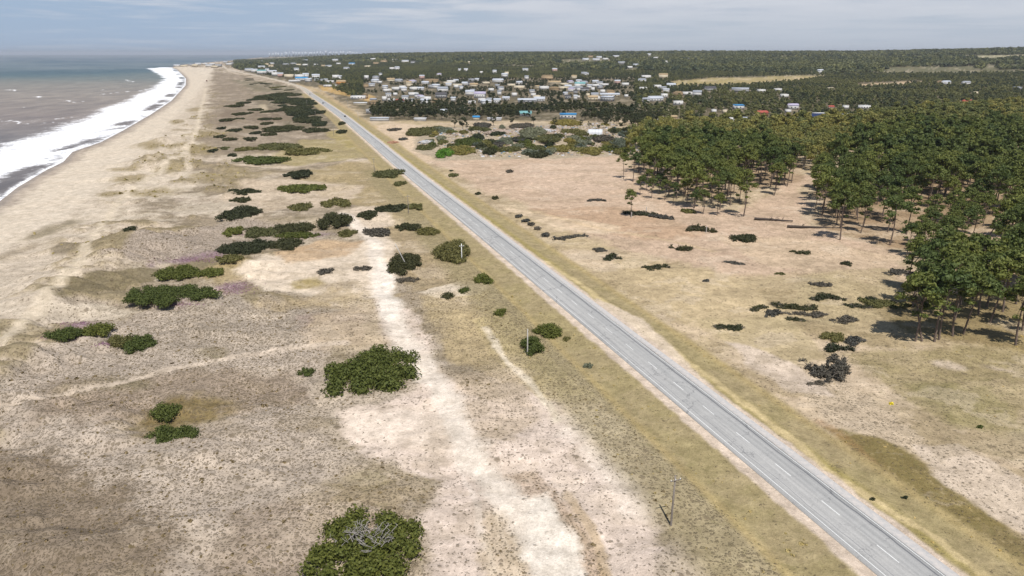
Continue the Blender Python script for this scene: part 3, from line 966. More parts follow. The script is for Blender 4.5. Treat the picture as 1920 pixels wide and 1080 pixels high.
road = strip("road", [-4.55, -4.5, -2, 0, 2, 3.95, 4.0], [-.2, .06, .09, .1, .09, .07, -.2], RL)
tag(road, None, None, None, 'structure')
sho = strip("road_shoulder", [4.02, 4.2, 5.7, 5.95], [-.2, .064, .02, -.2], SHM, wob=.7)
tag(sho, None, None, None, 'structure')
near_ = slice(0, int(np.searchsorted(arc, 1150)))
mk = strip("edge_line", [-3.8, -3.68], [.072, .073], PM, near_, road)
mk = strip("edge_line", [3.58, 3.70], [.081, .080], PM, near_, road)
mb = MB()
S0 = 170 - 68.5 + 0.0
k = -8
while True:
    s0 = S0 + 10.72 * k
    k += 1
    if s0 < 2:
        continue
    if s0 > 900:
        break
    q = []
    for s_ in (s0 - 1.9, s0 + 1.9):
        i = min(int(np.searchsorted(arc, s_)), len(arc) - 1)
        i = max(i, 1)
        u = (s_ - arc[i - 1]) / (arc[i] - arc[i - 1])
        p = ROAD[i - 1] * (1 - u) + ROAD[i] * u
        n_ = nr_[i]
        zq = rz_[i - 1] * (1 - u) + rz_[i] * u + .108
        q.append((p - n_ * .075, p + n_ * .075, zq))
    V = [(*q[0][0], q[0][2]), (*q[0][1], q[0][2]), (*q[1][1], q[1][2]), (*q[1][0], q[1][2])]
    mb.add(V, [[[0, 1, 2, 3]]])
link("centre_line", mb.mesh("centre_line", PM), road)


# ------------------------------------------------------------------ foliage builders
def dirs(n, g, up=None):
    v = g.normal(size=(n, 3))
    v /= np.linalg.norm(v, axis=1)[:, None]
    if up is not None:
        v[:, 2] = np.where(v[:, 2] < up, np.abs(v[:, 2]), v[:, 2])
    return v


def cards(mb, C, Nn, size, g, tilt=0.75, elong=1.5):
    """leaf sprays: one small quad per point C, facing roughly along Nn"""
    n = len(C)
    nn = Nn + g.normal(size=(n, 3)) * tilt
    nn /= np.linalg.norm(nn, axis=1)[:, None] + 1e-9
    a = np.cross(nn, g.normal(size=(n, 3)))
    a /= np.linalg.norm(a, axis=1)[:, None] + 1e-9
    b_ = np.cross(nn, a)
    s = (size * g.uniform(0.6, 1.35, n))[:, None]
    a, b_ = a * s * elong * .5, b_ * s * .5
    bow = nn * s * .12
    V = np.stack([C - a, C - b_ - bow, C + a, C + b_ + bow], 1).reshape(-1, 3)
    q = np.arange(n * 4).reshape(n, 4)
    r = np.stack([g.uniform(0, 1, n), g.uniform(0, 1, n), np.zeros(n)], 1)
    mb.add(V, [q], np.repeat(r, 4, 0))


_t = (1 + 5 ** .5) / 2
ICO_V = np.array([[-1, _t, 0], [1, _t, 0], [-1, -_t, 0], [1, -_t, 0], [0, -1, _t], [0, 1, _t], [0, -1, -_t], [0, 1, -_t], [_t, 0, -1], [_t, 0, 1], [-_t, 0, -1], [-_t, 0, 1]]) / math.sqrt(1 + _t * _t)
ICO_F = np.array([[0, 11, 5], [0, 5, 1], [0, 1, 7], [0, 7, 10], [0, 10, 11], [1, 5, 9], [5, 11, 4], [11, 10, 2], [10, 7, 6], [7, 1, 8], [3, 9, 4], [3, 4, 2], [3, 2, 6], [3, 6, 8], [3, 8, 9],
                  [4, 9, 5], [2, 4, 11], [6, 2, 10], [8, 6, 7], [9, 8, 1]])


def _sub(V, Fc):
    V = [tuple(v) for v in V]
    cache, out = {}, []

    def mid(a, b_):
        k = (min(a, b_), max(a, b_))
        if k not in cache:
            m = np.array(V[a]) + np.array(V[b_])
            V.append(tuple(m / np.linalg.norm(m)))
            cache[k] = len(V) - 1
        return cache[k]
    for a, b_, c_ in Fc:
        ab, bc, ca = mid(a, b_), mid(b_, c_), mid(c_, a)
        out += [[a, ab, ca], [b_, bc, ab], [c_, ca, bc], [ab, bc, ca]]
    return np.array(V), np.array(out)


ICO2_V, ICO2_F = _sub(ICO_V, ICO_F)


def blob(mb, c, r, g, rough=0.25, fine=False):
    V, Fc = (ICO2_V, ICO2_F) if fine else (ICO_V, ICO_F)
    k = 1 + g.uniform(-rough, rough, len(V))
    mb.add(V * np.array(r) * k[:, None] + np.array(c), [Fc], [0.35, 0.4, 0])


def crown(lobes, g, per, size, core=0.8, tilt=.75, elong=1.5):
    """lobes: (centre, radii); leaf sprays over each lobe round a closed leafy core"""
    mb = MB()
    for c, r in lobes:
        r = np.array(r)
        blob(mb, c, r * core, g, 0.22)
        n = max(12, int(per * (r[0] * r[1]) ** .5 * (r[2] + r[0]) / 2 / size ** 2))
        d = dirs(n, g, -0.45)
        k = g.uniform(0.62, 1.25, n)[:, None]
        cards(mb, np.array(c) + d * r * k, d / r * r.mean(), size, g, tilt, elong)
    return mb


def dome_lobes(g, n, W, H, z0, rl, flat_=0.7):
    out = []
    for i in range(n):
        a = i * 2.39996 + g.uniform(-.4, .4)
        rr = math.sqrt((i + .3) / n)
        x, y = W * rr * math.cos(a), W * rr * math.sin(a)
        z = z0 + H * (1 - rr ** 2 * .85) + g.uniform(-.12, .12) * H
        r = rl * g.uniform(.75, 1.25)
        out.append(((x, y, z), (r, r, r * flat_)))
    return out


BARK = plain("bark", (0.16, 0.12, 0.095), .95, .6, 3.0)
BARKG = plain("grey_bark", (0.27, 0.24, 0.20), .95, .5, 2.0)
PINE = foliage("pine_needles", (0.098, 0.124, 0.032), (0.155, 0.174, 0.050), (0.046, 0.066, 0.019), .25, (0.64, 0.74, 0.8), (1.34, 1.22, 1.04))
EUC = foliage("olive_leaves", (0.195, 0.196, 0.060), (0.275, 0.256, 0.088), (0.102, 0.118, 0.040), .25, (0.66, 0.76, 0.8), (1.28, 1.16, 1.0))
DARKT = foliage("dark_leaves", (0.044, 0.054, 0.026), (0.074, 0.082, 0.038), (0.024, 0.031, 0.017))
FARW = foliage("far_wood_leaves", (0.088, 0.100, 0.046), (0.135, 0.140, 0.064), (0.046, 0.056, 0.028), .2, (0.50, 0.60, 0.66), (1.65, 1.5, 1.2))
SHRUB = foliage("shrub_leaves", (0.080, 0.100, 0.024), (0.130, 0.145, 0.036), (0.042, 0.056, 0.016))
SHRUBO = foliage("olive_shrub_leaves", (0.108, 0.108, 0.040), (0.160, 0.150, 0.058), (0.056, 0.064, 0.027))
SHRUBK = foliage("blackish_shrub_leaves", (0.042, 0.048, 0.022), (0.070, 0.074, 0.034), (0.024, 0.028, 0.015))
SHRUBD = foliage("dry_brush", (0.070, 0.066, 0.056), (0.115, 0.105, 0.088), (0.032, 0.032, 0.028), .1)
GREENB = foliage("bright_leaves", (0.060, 0.170, 0.020), (0.100, 0.210, 0.030), (0.040, 0.110, 0.016))
YELB = foliage("yellowish_leaves", (0.190, 0.170, 0.050), (0.250, 0.210, 0.070), (0.090, 0.100, 0.034))
GREYB = foliage("grey_green_leaves", (0.130, 0.150, 0.105), (0.210, 0.220, 0.170), (0.070, 0.085, 0.055))
DEADW = plain("dead_wood", (0.30, 0.275, 0.25), .95, .4, 3.0)


def pine_variant(seed, H=20.0):
    g = np.random.default_rng(seed)
    W = g.uniform(3.7, 4.9)
    base = H * g.uniform(.50, .60)
    top = H - base
    nl = int(g.integers(11, 22))
    lobes = dome_lobes(g, nl, W, top * .74, base + .9, 1.8, .72)
    sk = g.uniform(-.9, .9, 2)
    lobes = [((c[0] * g.uniform(.8, 1.2) + sk[0], c[1] * g.uniform(.8, 1.2) + sk[1], c[2] + g.uniform(-.7, .7)), tuple(np.array(r) * g.uniform(.7, 1.25))) for c, r in lobes if g.uniform() > .08]
    for i_ in range(int(g.integers(1, 5))):                     # lower boughs below the dome
        a_ = g.uniform(0, 6.28)
        rr_ = W * g.uniform(.45, .8)
        r_ = g.uniform(.8, 1.35)
        lobes.append(((rr_ * math.cos(a_), rr_ * math.sin(a_), base - g.uniform(.2, 2.4)), (r_, r_, r_ * .6)))
    cr = crown(lobes, g, 6.5, .50, .62, .9, 1.9)
    tb = MB()
    lean = g.uniform(-.7, .7, 2)
    bend = g.uniform(-.5, .5, 2)
    zs = np.linspace(-.4, base + top * .55, 8)
    pts = [(lean[0] * z / H + bend[0] * math.sin(z / H * 5), lean[1] * z / H + bend[1] * math.sin(z / H * 4), z) for z in zs]
    tb.tube(pts, np.linspace(.30, .09, 8), 7)
    for k in range(9):
        c, r = lobes[int(g.integers(0, len(lobes)))]
        z = g.uniform(base * .84, base + top * .3)
        p0 = np.array([np.interp(z, zs, [p[0] for p in pts]), np.interp(z, zs, [p[1] for p in pts]), z])
        p2 = np.array(c)
        tb.tube([p0, p0 * .45 + p2 * .55 + [0, 0, -.25], p2], [.1, .07, .04], 5)
    for k in range(4):                                          # dead stubs on the bare trunk
        z = g.uniform(base * .45, base * .85)
        a = g.uniform(0, 6.28)
        p0 = np.array([np.interp(z, zs, [p[0] for p in pts]), np.interp(z, zs, [p[1] for p in pts]), z])
        tb.tube([p0, p0 + [math.cos(a) * 1.1, math.sin(a) * 1.1, .15]], [.05, .02], 4)
    return cr, tb


def broad_variant(seed, H=15.0, kind='euc'):
    g = np.random.default_rng(seed)
    W = H * g.uniform(.23, .31)
    base = H * g.uniform(.22, .36)
    lobes = []
    for i in range(17):
        a = g.uniform(0, 6.28)
        h = g.uniform(0, 1)
        rr = W * math.sqrt(g.uniform(.05, 1)) * (1 - .55 * h ** 2) * (0.65 + .5 * min(1, h * 3))
        r = H * g.uniform(.075, .13)
        lobes.append(((rr * math.cos(a), rr * math.sin(a), base + r + (H - base - 1.6 * r) * h), (r, r, r * g.uniform(.7, 1.0))))
    cr = crown(lobes, g, 6.0, .55, .6, .9, 1.4)
    tb = MB()
    zs = np.linspace(-.4, H * .72, 6)
    lean = g.uniform(-.08, .08, 2)
    tb.tube([(lean[0] * z, lean[1] * z, z) for z in zs], np.linspace(.26, .07, 6), 7)
    for k in range(7):
        c, r = lobes[int(g.integers(0, len(lobes)))]
        z = g.uniform(base * .8, max(base, c[2] - 1.0))
        p0 = np.array([lean[0] * z, lean[1] * z, z])
        tb.tube([p0, (p0 + c) / 2 + [0, 0, .1], c], [.11, .08, .04], 5)
    return cr, tb


PV = [(c.mesh("pine_crown", PINE), t_.mesh("pine_trunk", BARK, True)) for c, t_ in (pine_variant(100 + i) for i in range(10))]
EV = [(c.mesh("leafy_crown", EUC), t_.mesh("leafy_trunk", BARKG, True)) for c, t_ in (broad_variant(200 + i) for i in range(6))]
DV = [(c.mesh("dark_crown", DARKT), t_.mesh("dark_trunk", BARK, True)) for c, t_ in (broad_variant(300 + i, 13.0) for i in range(5))]


def tree(name, pair, p, s, label, group, rz=None, lean=None):
    e = thing(name, label, 'tree', (p[0], p[1], p[2] - .1), random.uniform(0, 6.28) if rz is None else rz, group,
              (s * random.uniform(.9, 1.12), s * random.uniform(.9, 1.12), s))
    if lean:
        e.rotation_euler = (lean[0], lean[1], e.rotation_euler[2])
    link('crown', pair[0], e)
    link('trunk', pair[1], e)
    return e


# ------------------------------------------------------------------ shrubs
def shrub_mesh(name, W, Dp, Hh, material, seed, leaf=.4, lob=None, dens=2.4, branches=False, ragged=0.3):
    """a low spreading bush W by Dp metres with its foot at z = 0: a mass of small leafy domes"""
    g = np.random.default_rng(seed)
    n = lob or int(np.clip(W * Dp / 2.4, 5, 46))
    lobes = []
    ph = g.uniform(0, 6.28, 3)
    for i in range(n):
        a = i * 2.39996 + g.uniform(-.5, .5)
        rr = math.sqrt((i + .35) / n)
        edge = 1 + ragged * (math.sin(2 * a + ph[0]) * .5 + math.sin(3 * a + ph[1]) * .35 + math.sin(5 * a + ph[2]) * .2)
        x, y = W / 2 * .93 * rr * edge * math.cos(a), Dp / 2 * .93 * rr * edge * math.sin(a)
        r = math.sqrt(W * Dp / n) * g.uniform(.52, .78)
        rz_l = min(r * .9, Hh * .6)
        z = max(rz_l * .45, (Hh - rz_l) * (1 - rr ** 2.2 * .82) * g.uniform(.62, 1.2))
        lobes.append(((x, y, z), (r, r, rz_l)))
        if z > rz_l * 1.5:
            lobes.append(((x, y, z * .4), (r * 1.05, r * 1.05, z * .55)))
    mb = crown(lobes, g, dens * 3.2, leaf * .8, .66, .9, 1.8)
    return mb, lobes


def bush(cx, cy, w, h, label, material=None, tall=None, rot=0.0, name='bush', cat='bush', group=None, seed=None, leaf=None, dens=2.4, z0=0.0):
    """cx, cy: photo pixel of the foot's centre; w: photo width; h: photo extent downwards of the footprint and height together"""
    p = P([(cx, cy)])[0]
    m = mpp(p)
    W = w * m
    el = math.atan2(HC, math.hypot(p[0], p[1]))
    Hh = tall if tall is not None else float(np.clip(h * m * .62, .5, 4.5))
    Dp = max(W * .4, (h * m - Hh * math.cos(el) * .75) / max(math.sin(el), .05))
    Dp = min(Dp, W * 2.2)
    lf = leaf or float(np.clip(m * 2.3, .26, 1.0))
    sd_ = seed if seed is not None else int(cx * 7 + cy * 13)
    mb, lobes = shrub_mesh(name, W, Dp, Hh, material, sd_, lf, dens=dens)
    o = link(name, mb.mesh(name, material or SHRUB), None, (p[0], p[1], p[2] - .12 + z0), rot)
    o.rotation_euler = (0, 0, R(rot))
    tag(o, label, cat, group)
    return o, lobes, p, m


G1 = 'green bushes scattered over the dunes'
bush(697, 705, 180, 92, 'large round dark green bush on sand, nearest the middle of the dunes', SHRUB, 3.2, group=G1, seed=4, leaf=.42)
bush(575, 701, 30, 20, 'small round green bush just left of the large round bush', SHRUB, 1.3, group=G1)
big, bl, bp, bm = bush(682, 1040, 232, 150, 'big green bush at the lower edge with bare grey branches on top', SHRUB, 2.9, group=G1, seed=9, leaf=.36)
g = np.random.default_rng(3)
tb = MB()
for k in range(90):
    a, r_ = g.uniform(0, 6.28), g.uniform(.2, 3.4)
    p0 = np.array([math.cos(a) * r_ * 1.2 + .3, math.sin(a) * r_ * .8 + .6, 2.35])
    p1 = p0 + [g.uniform(-1.3, 1.3), g.uniform(-1.2, 1.2), g.uniform(.5, 1.1)]
    p2 = p1 + [g.uniform(-.7, .7), g.uniform(-.6, .6), g.uniform(-.1, .45)]
    tb.tube([p0, p1, p2], [.06, .045, .02], 4)
    tb.tube([p1, p1 + [g.uniform(-.6, .6), g.uniform(-.5, .5), .3]], [.035, .015], 4)
link('bare_branches', tb.mesh('bare_branches', DEADW), big)

LIST = [
    (315, 556, 145, 38, 'long bright green bush lying along the pink flowers left of the sand clearing', SHRUB, 1.5, 6),
    (335, 514, 66, 28, 'oval dark green bush just above the long bright green bush', SHRUB, 1.5, 4),
    (395, 513, 46, 16, 'small flat green bush right of the oval dark green bush', SHRUB, 1.0, 8),
    (122, 630, 64, 22, 'dark green bush with pink flowers, left one of the far left pair', SHRUB, 1.2, 4),
    (182, 622, 52, 24, 'dark green bush touching the right end of the far left pair', SHRUB, 1.4, 8),
    (262, 648, 54, 32, 'round dark green bush beside the grey one near the left footpath', SHRUB, 1.7, 4),
    (226, 642, 44, 22, 'greyish bush leaning against the round dark one near the left footpath', SHRUBO, 1.1, 0),
    (313, 774, 48, 30, 'small dark green bush at the upper rim of the brown hollow', SHRUB, 1.3, 20),
    (326, 818, 84, 34, 'slanting green bush along the lower rim of the brown hollow', SHRUB, 1.2, 22),
    (245, 431, 18, 9, 'tiny lone dark bush on pale scrub near the beach path', SHRUBK, .9, 0),
    (460, 469, 90, 26, 'long dark bush, left of the pair above the sand clearing', SHRUBK, 1.8, 8),
    (430, 487, 46, 14, 'small olive bush under the left of the long dark pair', SHRUBO, 1.0, 10),
    (535, 461, 60, 22, 'dark bush with a sharp right tip above the sand clearing', SHRUBK, 1.6, 10),
    (438, 437, 34, 16, 'small round green bush at the left end of the dark hedge row', SHRUB, 1.5, 0),
    (490, 438, 62, 20, 'olive green bush second in the dark hedge row', SHRUBO, 1.6, 2),
    (552, 430, 74, 20, 'dark bush in the middle of the dark hedge row', SHRUBK, 1.7, 4),
    (556, 443, 76, 12, 'low green bush in front of the dark hedge row', SHRUB, 1.1, 4),
    (628, 417, 60, 26, 'tallest rounded dark bush at the right end of the hedge row', SHRUBK, 2.2, 4),
    (651, 440, 32, 14, 'small ragged bush beside the sand path below the hedge row', SHRUBO, 1.4, 0),
    (450, 403, 66, 24, 'wide dark bush ringed by a pale sand rim', SHRUBK, 1.7, 4),
    (452, 376, 32, 11, 'short dark bush, middle of three stacked above the sand rim', SHRUBK, 1.2, 6),
    (457, 361, 52, 12, 'flat dark bush, topmost of three stacked above the sand rim', SHRUBK, 1.2, 8),
    (565, 354, 76, 16, 'long slanting green bush on the pale sand slope', SHRUB, 1.3, 16),
    (562, 328, 50, 13, 'dark slanting bush above the pale sand slope', SHRUBK, 1.3, 14),
    (563, 391, 42, 15, 'squat dark olive bush between two slanting ones', SHRUBO, 1.6, 0),
    (630, 383, 54, 16, 'slanting grey green bush right of the squat olive bush', SHRUBO, 1.3, 14),
    (733, 394, 54, 16, 'dark bush in a hollow, left of a pair near the road', SHRUBK, 1.7, 8),
    (777, 390, 30, 13, 'small olive bush, right of a pair near the road', SHRUBO, 1.5, 0),
    (690, 405, 38, 15, 'ragged dark bush on the sandy mound', SHRUBK, 1.3, 0),
    (765, 428, 40, 16, 'brownish dark bush behind the lone round bush', SHRUBK, 1.6, 8),
    (802, 437, 36, 17, 'round olive bush near the road verge', SHRUBO, 1.8, 0),
    (706, 438, 46, 18, 'grey twiggy bush beside the sand path', SHRUBD, 1.3, 0),
    (728, 329, 54, 16, 'oval dark green bush against the left edge of the road', SHRUBO, 2.0, -4),
    (750, 346, 20, 10, 'small round bush just below the oval one by the road', SHRUBO, 1.3, 0),
    (850, 477, 64, 44, 'large round olive green bush behind the white pole by the road', SHRUBO, 3.0, 0),
    (759, 498, 60, 38, 'blackish green round bush on the sand with a leaning pole', SHRUBK, 2.6, 0),
    (905, 527, 30, 20, 'dark green bush on the verge by the road', SHRUB, 1.7, 0),
    (840, 557, 18, 13, 'tiny dark bush on pale sand below the blackish round bush', SHRUBK, 1.2, 0),
    (870, 547, 14, 12, 'tiny green bush between pale sand and verge', SHRUB, 1.1, 0),
    (1028, 626, 40, 32, 'round bright green bush, upper of a pair by the road', SHRUB, 2.2, 0),
    (998, 654, 36, 36, 'dark green bush behind the slim pole, lower of a pair', SHRUB, 2.2, 0),
    (940, 588, 20, 14, 'small dark green bush alone on dry grass', SHRUB, 1.2, 0),
    (765, 526, 36, 10, 'flat grey bush in front of the blackish round bush', SHRUBD, .7, 4),
    (680, 505, 36, 9, 'flat brown bush on the edge of the sand clearing', SHRUBD, .8, 0),
    (610, 510, 24, 12, 'low grey bush in the middle of the sand clearing', SHRUBD, .8, 0),
    (1063, 637, 12, 10, 'small grey green tuft bush right of the round pair', SHRUBO, .8, 0),
    (1103, 688, 16, 10, 'small grey green bush on the verge', GREYB, .8, 0),
    (490, 302, 92, 14, 'long green bush on the middle dunes below the dark shrub belt', SHRUB, 1.9, 4),
    (525, 277, 84, 13, 'long olive green bush on the meadow left of the road', SHRUBO, 1.9, 2),
    (575, 285, 66, 14, 'mixed olive bush with a dark tail on the meadow', SHRUBO, 1.6, 10),
    (460, 282, 34, 9, 'short dark bush left of the long meadow bush', SHRUBO, 1.6, 0),
    (416, 281, 24, 8, 'short green bush at the edge of the foredune', SHRUBO, 1.5, 0),
    (530, 243, 74, 11, 'long dark green bush under the dark shrub belt', SHRUBK, 2.0, 0),
    (590, 246, 40, 9, 'rounded dark bush beside the pale sand strip', SHRUBK, 1.9, 0),
    (641, 233, 12, 7, 'dark bush right against the road beside the parked shade', SHRUBK, 2.4, 0),
    (640, 249, 16, 9, 'dark round bush by the pole left of the road', SHRUBK, 2.2, 0),
]
for cx, cy, w, h, lb, mt, tl, rt in LIST:
    bush(cx, cy, w * 1.08, h * 1.1, lb, mt, tl * 1.15, rt, group=G1)

# small dark bushes of the far dunes: nothing tells one from the next
g = np.random.default_rng(21)
GF = 'dark bushes on the far dunes'
for (cx, cy, w) in [(425, 226, 20), (455, 214, 30), (480, 207, 24), (502, 210, 22), (415, 257, 22), (440, 245, 26), (470, 240, 28), (447, 225, 18), (520, 208, 20), (440, 200, 26), (497, 224, 22),
                    (415, 240, 14), (480, 250, 18), (430, 262, 24), (470, 262, 26), (505, 254, 30), (456, 194, 22), (478, 187, 26), (500, 232, 20), (520, 224, 16), (400, 284, 16), (436, 292, 20)]:
    bush(cx, cy, w, 6, 'low dark bush among many on the far mauve scrub', SHRUBK, float(g.uniform(1.2, 1.9)), float(g.uniform(-5, 8)), group=GF, leaf=.9)
GB = 'dark shrubs of the belt left of the far road'
poly = [(482, 180), (560, 172), (598, 172), (650, 232), (600, 238), (552, 222), (540, 208), (500, 190)]
cnt = 0
while cnt < 84:
    cx, cy = g.uniform(480, 650), g.uniform(170, 240)
    if not in_poly(np.array([cx]), np.array([cy]), poly)[0]:
        continue
    q_ = P([(cx, cy)])[0]
    if seg_dist(q_[0:1], q_[1:2], ROADC)[0][0] < 24:
        continue
    cnt += 1
    bush(cx, cy, float(g.uniform(14, 36)), 8, 'dark shrub in the dense belt left of the far road', DARKT if g.uniform() < .6 else SHRUBK, float(g.uniform(1.8, 3.2)), 0, group=GB, leaf=1.1, dens=1.8)
GC = 'shrubs beside the sandy far road'
for i in range(20):
    u = g.uniform(.25, 1)
    cx = 440 + 120 * u + g.uniform(-24, -4)
    cy = 138 + 28 * u + g.uniform(1, 9)
    q_ = P([(cx, cy)])[0]
    if seg_dist(q_[0:1], q_[1:2], ROADC)[0][0] < 26:
        continue
    bush(cx, cy, float(g.uniform(6, 14)), 3, 'shrub on the slope left of the sandy far road', SHRUBK if i % 3 else SHRUBO, float(g.uniform(1.0, 1.6)), 0, group=GC, leaf=1.3, dens=1.5)

# ------------------------------------------------------------------ field right of the road
G2 = 'dark scrub heaps on the sandy field'
LIST2 = [
    (973, 407, 12, 8, 'dark tuft bush, first of the slanting row of five beside the track', SHRUBD, 1.2, 0),
    (986, 415, 12, 8, 'dark tuft bush, second of the slanting row of five', SHRUBD, 1.1, 0),
    (997, 422, 11, 8, 'dark tuft bush, third of the slanting row of five', SHRUBD, 1.1, 0),
    (1008, 430, 10, 9, 'dark tuft bush, fourth of the slanting row of five', SHRUBD, 1.2, 0),
    (1023, 442, 14, 10, 'dark tuft bush, last and nearest of the slanting row of five', SHRUBD, 1.2, 0),
    (1070, 445, 56, 10, 'long flat grey scrub heap below the slanting row', SHRUBD, .8, 4),
    (1148, 486, 28, 17, 'black rounded scrub heap left on the field', SHRUBK, 1.5, 0),
    (1126, 470, 24, 10, 'grey scrub behind the black rounded heap', SHRUBD, .8, -15),
    (1230, 501, 42, 12, 'flat dark grey scrub heap on pinkish grass', SHRUBK, .8, -4),
    (1275, 467, 38, 15, 'dark arched scrub heap above the flat one', SHRUBK, 1.4, 0),
    (1316, 433, 52, 18, 'black scrub heap with a pale post standing in it', SHRUBK, 1.9, -12),
    (1396, 449, 46, 17, 'smooth black mound of scrub right of the posted heap', SHRUBK, 1.8, -10),
    (1508, 475, 24, 8, 'small black oval scrub on the sandy field', SHRUBK, 1.0, -4),
    (1487, 472, 10, 5, 'tiny dark scrub left of the black oval one', SHRUBK, .6, 0),
    (1588, 497, 17, 10, 'small square dark scrub near the pine shade', SHRUBK, 1.2, 0),
    (1374, 493, 32, 6, 'thin curved dark scrub on pale grass', SHRUBD, .5, -14),
    (1465, 514, 18, 6, 'thin dark green scrub in the open field', SHRUBO, .6, 0),
    (1325, 527, 14, 6, 'small brown scrub dot in the open field', SHRUBD, .6, 0),
    (1455, 590, 46, 14, 'ragged grey brush heap left in the brush line', SHRUBD, .9, 10),
    (1520, 590, 50, 14, 'ragged grey brush heap under the thick black brush', SHRUBD, .9, 4),
    (1600, 640, 40, 16, 'grey brush heap right of the dark olive brush', SHRUBD, .9, 30),
    (1572, 655, 44, 18, 'black brush heap touching the top of the large grey heap', SHRUBK, 1.3, 12),
    (1610, 575, 44, 12, 'ragged dark brush heap reaching toward the near pines', SHRUBK, .9, -8),
    (1530, 720, 30, 12, 'loose grey twigs at the left foot of the large grey heap', SHRUBD, .7, 20),
    (1420, 579, 32, 10, 'slanting dark scrub, left end of the black brush line', SHRUBK, .9, 24),
    (1368, 615, 46, 9, 'flat dark green scrub alone near the road side', SHRUBK, .7, 6),
    (1490, 576, 66, 18, 'tangled black brush in the brush line', SHRUBK, 1.1, -6),
    (1548, 560, 52, 12, 'thick black brush at the right end of the brush line', SHRUBK, 1.2, 8),
    (1540, 535, 34, 12, 'brown grey brush above the brush line', SHRUBD, 1.0, -8),
    (1492, 600, 28, 8, 'small dark brush under the brush line', SHRUBK, .7, -10),
    (1583, 602, 42, 20, 'grey green brush below the brush line', SHRUBD, 1.1, 10),
    (1560, 634, 38, 22, 'dark olive brush just above the large grey brush heap', SHRUBO, 1.2, 12),
    (1553, 692, 80, 66, 'large dark grey heap of dead brush near the road', SHRUBD, 2.2, 8),
    (1550, 704, 30, 14, 'small grey brush at the foot of the large grey heap', SHRUBD, .8, 0),
    (1660, 572, 86, 18, 'low green undergrowth in the shade of the near pines', SHRUBO, .9, -12),
    (1690, 512, 56, 10, 'brown brush line behind the near pines', SHRUBD, .8, -4),
    (1628, 561, 26, 10, 'dark scrub left of the low green undergrowth', SHRUBK, .9, 0),
    (1837, 802, 12, 7, 'small green plant alone on the right hand grass', SHRUB, .7, 0),
    (1290, 398, 22, 11, 'small yellow green bush at the edge of the central grove', YELB, 1.5, 0),
    (850, 330, 21, 7, 'grey green bush near the road opposite the oval bush', SHRUBO, 1.4, 0),
    (846, 321, 8, 3, 'tiny dark bush behind the grey green one', SHRUBK, .7, 0),
    (897, 364, 9, 6, 'small dark bush, left of two on a sand bank', SHRUBK, 1.0, 0),
    (929, 373, 9, 9, 'dark upright bush, right of two on a sand bank', SHRUBK, 1.5, 0),
    (955, 323, 10, 12, 'grey brush clump on the far pinkish field', SHRUBD, 1.5, 0),
    (1200, 402, 58, 14, 'black brush under the small tree at the field edge', SHRUBK, 1.4, -8),
    (1240, 408, 40, 12, 'tangled grey brush right of the small field tree', SHRUBD, 1.2, -10),
    (1118, 376, 30, 4, 'thin dark brush line on the pink field', SHRUBD, .7, 0),
    (1636, 937, 9, 6, 'small dark plant beside the lower track', SHRUBK, .5, 0),
    (1697, 934, 10, 6, 'small dark green plant on the grassy bank', SHRUBK, .5, 0),
]


def brush(cx, cy, w, h, label, material, tall, rot):
    """a long ragged heap of cut brush: broken clumps along a wandering line, twigs sticking out"""
    p = P([(cx, cy)])[0]
    m = mpp(p)
    W = w * m
    g_ = np.random.default_rng(int(cx * 3 + cy * 5))
    Dp = max(W * .3, h * m * .9)
    lobes = []
    n_ = int(np.clip(W * 3.4, 9, 56))
    ph = g_.uniform(0, 6)
    for i in range(n_):
        u = g_.uniform(-1, 1)
        v = math.sin(u * 2.5 + ph) * .35 + g_.normal(0, .28)
        r_ = g_.uniform(.4, .95) * (1.1 - .5 * abs(u)) * min(1.0, W / 5)
        hh_ = tall * g_.uniform(.25, .62) * (1.1 - .5 * abs(u))
        lobes.append(((u * W / 2, v * Dp, hh_ * .5), (r_ * g_.uniform(1, 2.1), r_, hh_)))
    mb_ = crown(lobes, g_, 4.5, float(np.clip(m * 1.7, .25, .6)), .6, .95, 2.6)
    tw = MB()
    so_ = sorted(lobes, key=lambda q_: q_[0][0])
    tw.tube([q_[0] for q_ in so_], .06, 4)
    mb_.tube([q_[0] for q_ in so_], .12, 4, [.2, .8, 0])
    for i in range(int(n_ * 1.4)):
        c_, r_ = lobes[int(g_.integers(0, n_))]
        a_ = g_.uniform(0, 6.28)
        L_ = g_.uniform(.8, 2.2)
        p0 = np.array(c_)
        p1 = p0 + [math.cos(a_) * L_ * .6, math.sin(a_) * L_ * .5, g_.uniform(.1, .5) * tall]
        tw.tube([p0, p1, p1 + [math.cos(a_ + .5) * L_ * .5, math.sin(a_ + .5) * L_ * .5, g_.uniform(-.2, .2)]], [.06, .045, .02], 4)
    o_ = link('brush_heap', mb_.mesh('brush_heap', material), None, (p[0], p[1], p[2] - .1), R(rot))
    link('twigs', tw.mesh('brush_twigs', DRYT), o_)
    tag(o_, label, 'brush heap', G2)


DRYT = plain("dry_twigs", (0.15, 0.13, 0.11), .95, .4, 3.0)
for cx, cy, w, h, lb, mt, tl, rt in LIST2:
    if w > 24 and mt in (SHRUBD, SHRUBK) and 'mound' not in lb:
        brush(cx, cy, w * 1.15, h * 1.15, lb, mt, tl * 1.3, rt)
    else:
        bush(cx, cy, w, h, lb, mt, tl, rt, group=G2)
bush(1671, 758, 9, 6, 'small yellow flowering plant alone on the right hand grass', foliage("yellow_flowers", (.75, .62, .03), (.8, .66, .05), (.4, .4, .05)), .7, name='flowering_plant', cat='plant')


